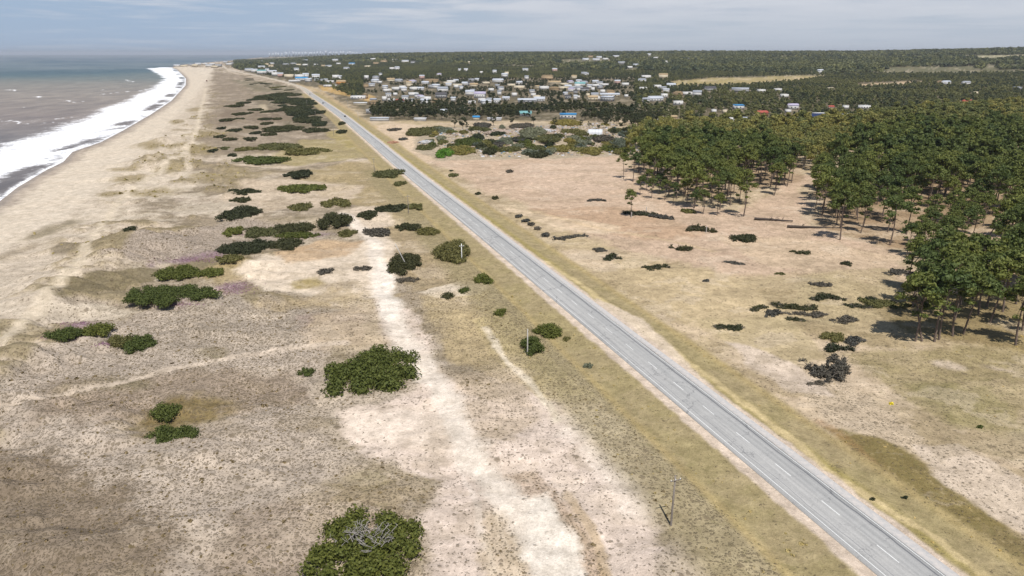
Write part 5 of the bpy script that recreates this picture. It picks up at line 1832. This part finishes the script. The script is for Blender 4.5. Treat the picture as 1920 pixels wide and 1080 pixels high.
tree('pine_tree', PV[2], P([(1183, 406)])[0], .58, 'small pine with a pale base standing in black brush on the field', 'pines of the central grove')

for cx, cy, s in [(1200, 366, .5), (1222, 372, .52), (1246, 376, .5), (1212, 358, .55), (1236, 364, .55), (1262, 382, .5), (1300, 398, .52), (1318, 402, .55), (1345, 404, .5)]:
    tree('pine_tree', PV[k % 10], P([(cx, cy)])[0], s, 'low bushy young pine along the sandy front of the central grove', 'young pines before the central grove')
    k += 1
P1 = [(1192, 322), (1225, 352), (1290, 388), (1345, 396), (1400, 386), (1468, 366), (1486, 345), (1470, 312), (1400, 292), (1205, 290)]
P2 = [(1522, 388), (1535, 418), (1585, 436), (1665, 446), (1705, 440), (1735, 412), (1800, 392), (1870, 405), (1935, 415), (1935, 262), (1700, 262), (1600, 286), (1530, 335)]
P2B = [(1690, 478), (1755, 506), (1790, 500), (1800, 455), (1850, 425), (1850, 402), (1750, 415)]
P4 = [(1888, 440), (1935, 430), (1935, 560), (1884, 520)]
pin = []
for poly, sp, lb, gp, sd_ in ((P2B, 5.5, 'bushy pine in the low canopy left of the small sand clearing', 'pines left of the small clearing', 1), (P4, 6.0, 'dark pine at the right edge beside the small sand clearing', 'pines right of the small clearing', 2),
                              (P2, 6.4, 'dark green pine packed in the right hand grove', 'pines of the right hand grove', 3), (P1, 6.4, 'green pine packed in the central grove beyond the sandy field', 'pines of the central grove', 4)):
    q = with_z(scatter(poly, sp, sd_, False))
    q = q[inview(q)]
    if sp > 6.2:
        q = q[fbm(q[:, 0] / 24, q[:, 1] / 24, 88, 3) > .37]
    for r in q:
        pin.append((math.hypot(r[0], r[1]), r, lb, gp))
pin.sort(key=lambda a: a[0])
NI = 252
for i, (d, r, lb, gp) in enumerate(pin[:NI]):
    s = random.uniform(.64, 1.12) * (.66 if 'low canopy' in lb else 1)
    tree('pine_tree', PV[random.randrange(10)], r, s, lb, gp)
LP = [lod_tree(400 + i, 20, 4.3, 10.5, 11, 46, .9) for i in range(5)]
rest = np.array([r for _, r, _, _ in pin[NI:]])
batch('pine_woodland', rest, LP, .82, 1.08, PINE, 5)

# --- olive woodland behind
E1 = [(1180, 292), (1210, 288), (1400, 290), (1480, 310), (1530, 330), (1600, 284), (1700, 260), (1935, 260), (1935, 206), (1760, 216), (1640, 232), (1500, 246), (1420, 246), (1240, 250), (1178, 268)]
q = with_z(scatter(E1, 7.6, 11))
q = q[inview(q)]
q = q[np.argsort(np.hypot(q[:, 0], q[:, 1]))]
g = np.random.default_rng(9)
NE = 172
for r in q[:NE]:
    px_ = topx(*r)[0]
    lb = 'olive brown leafy tree behind the central pine grove' if px_ < 1500 else 'olive leafy tree behind the right hand pine grove'
    tree('leafy_tree', EV[int(g.integers(0, 6))], r, float(g.uniform(.8, 1.15)), lb, 'olive trees behind the pine groves')
LE = [lod_tree(500 + i, 15, 3.9, 4.5, 10, 40, .95, False) for i in range(5)]
batch('olive_woodland', q[NE:], LE, .85, 1.2, EUC, 6)

# --- dark trees of the belt, the town and the far woods
BELT = [(694, 222), (760, 225), (860, 226), (960, 224), (1040, 214), (1090, 226), (1180, 240), (1240, 246), (1240, 226), (1170, 205), (1100, 201), (900, 203), (760, 198), (700, 200)]
q = with_z(scatter(BELT, 6.4, 13, True, 100000, 2.0))
q = q[fbm(q[:, 0] / 38, q[:, 1] / 25, 8, 3) > .40]
q = q[inview(q)]
q = q[np.argsort(np.hypot(q[:, 0], q[:, 1]))]
ND = 106
for r in q[:ND]:
    px_ = topx(*r)[0]
    lb = 'dark leafy tree in the tree belt in front of the town' if px_ < 1000 else 'dark leafy tree between rubble ground and central grove'
    tree('leafy_tree', DV[int(g.integers(0, 5))], r, float(g.uniform(.42, 1.02)), lb, 'dark trees of the belt before the town')
LD = [lod_tree(600 + i, 11, 4.2, 2.2, 7, 22, 1.3, False) for i in range(6)]
TOWN = [(560, 150), (600, 158), (700, 200), (1190, 204), (1240, 228), (1400, 246), (1500, 244), (1640, 232), (1940, 206), (1940, 138), (1500, 140), (1200, 136), (900, 124), (700, 118), (560, 118), (500, 124), (470, 136), (520, 146)]
FIELDS = [P(z)[:, :2] for z in ([(1240, 156), (1330, 147), (1500, 142.5), (1560, 143), (1515, 152), (1385, 163), (1280, 164)], [(1600, 158), (1720, 152), (1745, 156), (1620, 166)], [(1330, 214), (1420, 214), (1424, 219), (1330, 219)])]


_ri = np.argsort(np.hypot(ROAD[:, 0], ROAD[:, 1]))
_rD = np.hypot(ROAD[:, 0], ROAD[:, 1])[_ri]
_rpx = topx(ROAD[:, 0], ROAD[:, 1], rz_)[0][_ri]


def inland(x, y, z):
    return topx(x, y, z)[0] > np.interp(np.hypot(x, y), _rD, _rpx) + 5


def off_fields(r):
    m = inland(r[:, 0], r[:, 1], r[:, 2])
    px_ = topx(r[:, 0], r[:, 1], r[:, 2])[0]
    m &= (px_ > 600) | (np.random.default_rng(3).uniform(0, 1, len(r)) < .42)
    for f_ in FIELDS:
        m &= ~in_poly(r[:, 0], r[:, 1], [tuple(p) for p in f_])
    return r[m]


t2 = off_fields(with_z(scatter(TOWN, 8.5, 17, True, 100000, 95.0)))
t2 = t2[inview(t2)]
dens = fbm(t2[:, 0] / 60, t2[:, 1] / 60, 5, 3)
xx, yy, _ = topx(t2[:, 0], t2[:, 1], t2[:, 2])
intown = (xx > 680) & (xx < 1190) & (yy > 148)
keep = (~intown) | (dens > .47)
t2, intown = t2[keep], intown[keep]
batch('belt_trees', q[ND:], LD, .45, .95, DARKT, 8)
batch('town_trees', t2[intown], LD, .38, .72, DARKT, 18)
gd = np.hypot(t2[:, 0], t2[:, 1])
batch('garden_trees', t2[~intown], LD, .5, .95, FARW, 19)

LF = [lod_tree(700 + i, 12, 9.5, 1.0, 7, 7, 3.4, False) for i in range(6)]
Dk = np.sqrt(np.random.default_rng(4).uniform(1700 ** 2, 6600 ** 2, 60000))
ax = np.random.default_rng(5).uniform(440, 1990, 60000)
X, Y = (ax - 960) / F * (Dk * CP + 20), Dk
zf, dsf, _, _, _, _ = height(X, Y, True)
py3 = topx(X, Y, zf)[1]
town_w = P(TOWN)[:, :2]
far_fields = [P(z)[:, :2] for z in ([(1420, 106), (1560, 103.5), (1560, 107.5), (1420, 109.5)], [(1640, 105.5), (1930, 103), (1930, 107.5), (1640, 109.5)])]
m = (fbm(X / 420, Y / 260, 91, 3) < .64) & (dsf > 60 + 160 * (fbm(X / 200, Y / 200, 3, 2)))
for f_ in far_fields + [town_w] + FIELDS:
    m &= ~in_poly(X, Y, [tuple(p) for p in f_])
XY = clear(X[m], Y[m], 330.0)
rdn, _ = seg_dist(XY[:, 0], XY[:, 1], ROADC)
XY = XY[rdn > 32]
XY = XY[inland(XY[:, 0], XY[:, 1], height(XY[:, 0], XY[:, 1]))]
FP = with_z(XY)
batch('far_woodland', FP, LF, .7, 1.5, FARW, 10, 420.0)

g = np.random.default_rng(12)
for cx, cy in [(852, 240), (876, 243), (884, 252), (1105, 240), (1122, 244), (1136, 240), (1150, 248), (1164, 244), (1176, 252), (1188, 248), (1150, 258), (1172, 262), (1090, 236), (1040, 236), (960, 236), (1000, 234), (925, 236)]:
    tree('leafy_tree', DV[int(g.integers(0, 5))], P([(cx, cy)])[0], float(g.uniform(.4, .8)), 'dark tree at the ragged back edge of the rubble ground', 'dark trees at the back of the rubble ground')
# dark leaning tree with pale stems at the rubble ground
tree('leafy_tree', DV[2], P([(868, 248)])[0], 1.0, 'tall dark tree with a black trunk at the left of the rubble ground', None)

# ------------------------------------------------------------------ rubble ground
GR = 'bushes on the rubble ground'
for cx, cy, w, h, mt, tl, lb in [(833, 290, 34, 18, GREENB, 3.4, 'vivid green bush at the near left corner of the rubble ground'), (862, 284, 56, 20, YELB, 2.6, 'yellow green bush right of the vivid green one'),
                                 (880, 268, 40, 20, SHRUB, 3.4, 'green bush behind the yellow green one'), (895, 262, 24, 22, DARKT, 5.0, 'tall dark green bush beside the leaning dark tree'),
                                 (903, 278, 20, 18, DARKT, 4.0, 'dark green bush below the tall dark one'), (919, 287, 24, 18, SHRUBK, 3.6, 'dark bush at the sandy front of the rubble ground'),
                                 (790, 250, 56, 18, SHRUBO, 3.6, 'grey green bush at the far left corner of the rubble ground'), (824, 246, 50, 14, GREYB, 2.6, 'long olive bush in the left of the rubble ground'),
                                 (800, 278, 40, 12, SHRUBO, 2.0, 'olive bush beside the pale heap of broken concrete'), (1008, 291, 46, 14, SHRUBK, 2.4, 'dark hollow bush in the middle front of the rubble ground'),
                                 (1000, 250, 46, 18, GREYB, 3.6, 'pale grey green bush in the middle of the rubble ground'), (1030, 262, 40, 16, SHRUBO, 2.8, 'olive bush in the middle of the rubble ground'),
                                 (1062, 232, 50, 14, YELB, 3.2, 'yellow bush below the bright blue roof'), (1075, 250, 40, 16, SHRUBO, 3, 'olive bush below the yellow one'), (1048, 280, 50, 12, YELB, 2, 'straw coloured bush in the front of the rubble ground'),
                                 (1105, 284, 50, 14, YELB, 2.2, 'straw coloured bush at the right front of the rubble ground'), (1140, 282, 30, 18, SHRUB, 3.4, 'green bush beside the first pines of the rubble ground'),
                                 (1160, 270, 40, 20, GREYB, 3.6, 'grey green bush at the right end of the rubble ground'), (1130, 262, 36, 16, SHRUBD, 3, 'brown grey bush right of the white tunnel'),
                                 (955, 282, 40, 12, SHRUBO, 2, 'olive bush near the front of the rubble ground'), (975, 262, 26, 12, SHRUBD, 2.2, 'brown dry bush in the rubble'), (935, 272, 24, 12, SHRUBD, 2, 'grey dry bush left in the rubble'),
                                 (1092, 268, 36, 12, GREYB, 2, 'pale bush in front of the white tunnel'), (980, 238, 40, 12, SHRUBD, 2.6, 'reddish brown bush behind the rubble'), (905, 236, 34, 10, SHRUBD, 2, 'brown bush behind the dark leaning tree'),
                                 (1180, 256, 40, 20, GREYB, 4.5, 'tall grey bush at the edge of the central grove'), (740, 244, 24, 6, SHRUBD, 1.4, 'low brown bush on the sand bank by the road'), (756, 262, 14, 6, SHRUBD, 1.4, 'reddish low bush beside the road entrance')]:
    bush(cx, cy, w, h, lb, mt, tl, 0, group=GR, leaf=.8)


g = np.random.default_rng(55)
for i in range(90):
    cx, cy = g.uniform(800, 1190), g.uniform(234, 290)
    if cy < 300 - (cx - 780) * .2 and cy < 240:
        continue
    bush(cx, cy, float(g.uniform(10, 34)), 10, 'low mixed bush among the rubble, one of many alike', [SHRUBO, SHRUB, GREYB, YELB, GREYB, SHRUBO, DARKT][i % 7], float(g.uniform(1.2, 3.6)), 0, group='low mixed bushes among the rubble', leaf=.8)


def heap(name, label, cx, cy, wpx, hh, cols, seed, n=150):
    p = P([(cx, cy)])[0]
    W = wpx * mpp(p)
    g_ = np.random.default_rng(seed)
    mb_ = MB()
    blob(mb_, (0, 0, 0), (W * .42, W * .34, hh * .8), g_, .25, True)
    mb_.c[-1] = np.broadcast_to(np.array(cols[0]) * .8, mb_.c[-1].shape)
    for k_ in range(n):
        a, r_ = g_.uniform(0, 6.28), math.sqrt(g_.uniform(0, 1))
        x, y = W / 2 * r_ * math.cos(a), W * .4 * r_ * math.sin(a)
        s = g_.uniform(.25, 1.1)
        mb_.box((x, y, max(0, hh * (1 - r_ ** 1.6) * .85) + .1), (s * 1.6, s, s * .5), g_.uniform(0, 3.1), cols[int(g_.integers(0, len(cols)))], .85)
    o = link(name, mb_.mesh(name, RUB), None, (p[0], p[1], p[2]), 0)
    return tag(o, label, 'rubble heap', 'rubble heaps')


RUB = vcol("rubble_pieces", .9, .3, 1.0)
CW = [tuple(alb(*c)) for c in ((222, 222, 226), (190, 192, 196), (150, 150, 152), (206, 196, 186))]
CB = [tuple(alb(*c)) for c in ((196, 176, 160), (168, 150, 132), (214, 196, 180), (140, 122, 106))]
heap('rubble_heap', 'pale heap of broken concrete at the left of the rubble ground', 800, 268, 34, 2.4, CW, 1)
heap('rubble_heap', 'pinkish heap of rubble behind the dark green bushes', 935, 250, 60, 2.6, CB, 2, 260)
heap('rubble_heap', 'whitish heap of rubble in the middle of the rubble ground', 1018, 246, 40, 2.6, CW, 3, 200)
heap('rubble_heap', 'brown heap of rubble at the right of the rubble ground', 1090, 276, 50, 2.0, CB, 4, 200)
heap('rubble_heap', 'reddish earth heap beside the road entrance', 738, 268, 26, 1.6, [tuple(alb(196, 150, 120)), tuple(alb(176, 134, 108))], 5, 80)
w = P([(800, 246), (1150, 230), (1200, 282), (1150, 290), (900, 294), (830, 280)])[:, :2]
g = np.random.default_rng(31)
mb = MB()
pts = np.stack([g.uniform(w[:, 0].min(), w[:, 0].max(), 3200), g.uniform(w[:, 1].min(), w[:, 1].max(), 3200)], 1)
pts = with_z(pts[in_poly(pts[:, 0], pts[:, 1], [tuple(q_) for q_ in w])])
for r in pts:
    s = g.uniform(.3, 1.5)
    c_ = (CW + CB * 2 + [tuple(alb(96, 84, 70)), tuple(alb(150, 140, 70)), tuple(alb(90, 130, 150))])[int(g.integers(0, 15))]
    mb.box((r[0], r[1], r[2] + .1), (s * 1.8, s, s * .6), g.uniform(0, 3.1), c_, .8)
tag(link('scattered_rubble', mb.mesh('scattered_rubble', RUB)), None, None, None, 'stuff')

p = P([(1116, 252)])[0]
W = 26 * mpp(p)
e = thing('greenhouse_tunnel', 'white sheeted tunnel greenhouse at the right of the rubble ground', 'greenhouse', p, -.1)
mb = MB()
ar = [(-math.cos(k_ * math.pi / 10) * W * .30, math.sin(k_ * math.pi / 10) * 4.2) for k_ in range(11)]
V = [(x - W * .5 + W * j, y, z) for j in (0, 1) for y, z in ar for x in (0,)]
mb.add(V, [[[k_, k_ + 1, 12 + k_, 11 + k_] for k_ in range(10)]])
SHEET = plain("white_plastic_sheet", alb(222, 226, 230), .5, .2, .6)
link('cover_sheet', mb.mesh('cover_sheet', SHEET, True), e)
for j in (0, 1):
    mb = MB()
    mb.add([(-W * .5 + W * j + (.02 if j else -.02), y, z) for y, z in ar], [[list(range(11))]])
    link('end_sheet', mb.mesh('end_sheet', SHEET), e)
for k_ in range(5):
    mb = MB()
    mb.tube([(-W * .45 + W * .225 * k_, y * 1.01, z * 1.01) for y, z in ar], .06, 5)
    link('hoop', mb.mesh('hoop', DEADW), e)

# ------------------------------------------------------------------ poles, lamps, posts, cars, hut
CONC = plain("concrete_pole", alb(196, 192, 186), .9, .3, 2.0)
POLEW = plain("weathered_pole", alb(150, 140, 130), .95, .4, 3.0)
CER = plain("white_insulator", (.7, .7, .68), .3, .1, 4)
STEEL = plain("galvanised_steel", alb(190, 192, 194), .5, .2, 4)


def pole(cx, cy, label, H=8.7, tilt=None, arm=True, material=None, rz=0.0):
    p = P([(cx, cy)])[0]
    e = thing('utility_pole', label, 'pole', (p[0], p[1], p[2] - .3), rz, 'utility poles left of the road')
    if tilt:
        e.rotation_euler = (tilt[0], tilt[1], rz)
    a = MB()
    a.tube([(0, 0, -.4), (0, 0, H * .5), (0, 0, H)], [.17, .145, .11], 8)
    link('pole_shaft', a.mesh('pole_shaft', material or POLEW, True), e)
    if arm:
        a = MB()
        a.box((0, -.16, H - .75), (1.7, .1, .12))
        link('crossarm', a.mesh('crossarm', material or POLEW), e)
        for x in (-.75, 0, .75):
            a = MB()
            a.tube([(x, -.16, H - .7), (x, -.16, H - .6), (x, -.16, H - .47)], [.05, .07, .03], 6)
            link('insulator', a.mesh('insulator', CER), e)
    return e


RZP = math.atan2(RD[1], RD[0]) - math.pi / 2
pole(1258, 985, 'weathered utility pole nearest the camera on dry grass', 8.9, None, True, POLEW, RZP)
pole(989, 666, 'slim pale utility pole in front of a dark green bush', 6.9, None, False, CONC)
pole(866, 491, 'white utility pole with a crossarm before the large round bush', 6.6, None, True, CER, .25)
pole(766, 504, 'pale leaning utility pole over the blackish round bush', 9.5, (0, -.42), False, CONC)
for i, (cx, cy) in enumerate([(780, 400), (716, 322), (640, 255), (606, 222), (590, 200), (570, 180)]):
    pole(cx - 14, cy, ['distant utility pole above the small hollow pair of bushes', 'distant utility pole near the oval bush by the road', 'distant utility pole by the dark round bush', 'utility pole in the dark shrub belt',
                       'utility pole behind the dark shrub belt', 'farthest utility pole left of the road'][i], 8.5, None, True, POLEW, RZP)


def lamp(cx, cy, label):
    p = P([(cx, cy)])[0]
    e = thing('street_lamp', label, 'street lamp', p, RZP + math.pi, 'street lamps at the town edge')
    a = MB()
    a.tube([(0, 0, -.4), (0, 0, 5), (0, 0, 9.2), (.5, 0, 9.9), (2.0, 0, 10.1)], [.13, .11, .08, .07, .05], 7)
    link('lamp_post', a.mesh('lamp_post', STEEL, True), e)
    a = MB()
    a.box((2.3, 0, 10.08), (.8, .3, .16), 0, None, .7)
    link('lamp_head', a.mesh('lamp_head', STEEL), e)


for cx, cy, lb in [(672, 227, 'street lamp nearest on the right verge of the far road'), (653, 203, 'second street lamp on the right verge of the far road'), (627, 186, 'third street lamp beside the far road bend'),
                   (601, 173, 'farthest street lamp beside the yellow bank')]:
    lamp(cx, cy, lb)
for cx, cy, lb, h in [(1324, 436, 'pale fence post standing in the black scrub heap', 2.6), (1184, 408, 'short pale post in black brush under the small field tree', 2.4), (1212, 396, 'thin pale post right of the small field tree', 2.0)]:
    p = P([(cx, cy)])[0]
    a = MB()
    a.tube([(0, 0, -.3), (0, 0, h * .9), (0, 0, h)], [.16, .15, .08], 7)
    tag(link('fence_post', a.mesh('fence_post', CONC), None, p), lb, 'post', 'pale posts in the field')

TYRE = plain("tyre_rubber", (.02, .02, .02), .9, .1)


def car(along, off, colr, label, rev=False):
    i = int(np.searchsorted(arc, along + 170))
    c = ROAD[i] + nr_[i] * off
    e = thing('car', label, 'car', (c[0], c[1], rz_[i] + .12), math.atan2(tg[i][1], tg[i][0]) + (math.pi if rev else 0), 'cars on the far road')
    pm = plain("car_paint", colr, .3, .1, 1, .5)
    a = MB()
    L, Wc = 4.4, 1.78
    prof = [(-L / 2, .35), (-L / 2, .85), (-L / 2 + .25, .98), (-1.35, 1.0), (1.0, .98), (2.0, .82), (L / 2, .66), (L / 2, .35)]
    V = [(x, s_ * Wc / 2, z) for s_ in (-1, 1) for x, z in prof]
    n_ = len(prof)
    a.add(V, [[[k_, (k_ + 1) % n_, n_ + (k_ + 1) % n_, n_ + k_] for k_ in range(n_)], [list(range(n_))[::-1]], [list(range(n_, 2 * n_))]])
    link('body', a.mesh('car_body', pm), e)
    a = MB()
    cab = [(-1.75, .99), (-1.25, 1.46), (.25, 1.48), (1.05, .99)]
    V = [(x, s_ * (Wc / 2 - (.06 if z < 1.1 else .2)), z) for s_ in (-1, 1) for x, z in cab]
    a.add(V, [[[0, 1, 5, 4], [2, 3, 7, 6], [3, 2, 1, 0], [4, 5, 6, 7]]])
    link('windows', a.mesh('car_windows', GLASS), e)
    a = MB()
    a.box((-.5, 0, 1.475), (1.55, 1.36, .05))
    link('roof', a.mesh('car_roof', pm), e)
    for x in (-1.35, 1.4):
        for s_ in (-1, 1):
            a = MB()
            a.tube([(x, s_ * (Wc / 2 - .2), .32), (x, s_ * (Wc / 2 - .1), .32), (x, s_ * (Wc / 2 + .02), .32)], .32, 12)
            link('wheel', a.mesh('car_wheel', TYRE), e)


car(655, 1.9, (.02, .022, .03), 'dark car on the far road nearest the camera')
car(885, -1.9, (.03, .03, .035), 'dark car further up the far road beside the shrub belt', True)
car(905, 2.0, (.6, .6, .6), 'pale car passing the dark one up the far road')
car(1120, -1.9, (.05, .05, .06), 'farthest dark car where the road reaches the shrubs', True)

p = P([(388, 154)])[0]
e = thing('lifeguard_hut', 'small reddish lifeguard hut standing alone on the far beach', 'hut', p, .4)
HUTM = plain("hut_boards", (.16, .07, .05), .9, .4, 2)
a = MB()
a.box((0, 0, 3.0), (2.8, 2.6, 2.4))
link('cabin', a.mesh('hut_cabin', HUTM), e)
a = MB()
a.add([(-1.8, -1.7, 4.2), (1.8, -1.7, 4.2), (1.8, 1.7, 4.2), (-1.8, 1.7, 4.2), (0, 0, 5.2)], [[[0, 1, 4], [1, 2, 4], [2, 3, 4], [3, 0, 4]], [[3, 2, 1, 0]]])
link('roof', a.mesh('hut_roof', HUTM), e)
for x in (-1.2, 1.2):
    for y in (-1.1, 1.1):
        a = MB()
        a.tube([(x, y, -.4), (x, y, 1.0), (x, y, 1.8)], .11, 6)
        link('leg', a.mesh('hut_leg', POLEW), e)

# ------------------------------------------------------------------ the air
hz = bpy.data.meshes.new('haze')
Bx, z0, z1 = 130000.0, -9.0, 190.0
hz.from_pydata([(x, y, z) for z in (z0, z1) for x, y in ((-Bx, -Bx), (Bx, -Bx), (Bx, Bx), (-Bx, Bx))], [],
               [(0, 3, 2, 1), (4, 5, 6, 7), (0, 1, 5, 4), (1, 2, 6, 5), (2, 3, 7, 6), (3, 0, 4, 7)])
HM = bpy.data.materials.new("haze")
HM.use_nodes = True
HM.node_tree.nodes.clear()
ho = HM.node_tree.nodes.new('ShaderNodeOutputMaterial')
pv = HM.node_tree.nodes.new('ShaderNodeVolumePrincipled')
pv.inputs['Color'].default_value = (.80, .84, .90, 1)
pv.inputs['Density'].default_value = 4.0e-5
pv.inputs['Anisotropy'].default_value = 0.2
HM.node_tree.links.new(pv.outputs[0], ho.inputs['Volume'])
hz.materials.append(HM)
tag(link('haze', hz), None, None, None, 'stuff')

for o in COL.objects:
    lb = {'ground': 'sandy coastal ground with dunes, fields and beach', 'sea': 'grey brown sea with a broad band of white surf', 'road': 'straight grey asphalt road running along the coast',
          'road_shoulder': 'pale paved shoulder along the right edge of the road', 'dune_scrub': 'low speckled scrub covering the dunes', 'roadside_grass': 'dry grass tufts left of the road',
          'field_grass': 'dry grass tufts right of the road', 'beach_grass': 'pale grass tufts on the foredune', 'pink_flowers': 'pink flowers around the dune bushes', 'pine_woodland': 'farther pines of the groves',
          'olive_woodland': 'farther olive trees behind the pine groves', 'belt_trees': 'farther trees of the dark belt', 'town_trees': 'small trees between the town houses', 'garden_trees': 'trees around the scattered houses',
          'far_woodland': 'dark woodland reaching the horizon', 'scattered_rubble': 'scattered rubble and litter before the town'}.get(o.name)
    if lb and o.parent is None:
        o['label'] = lb
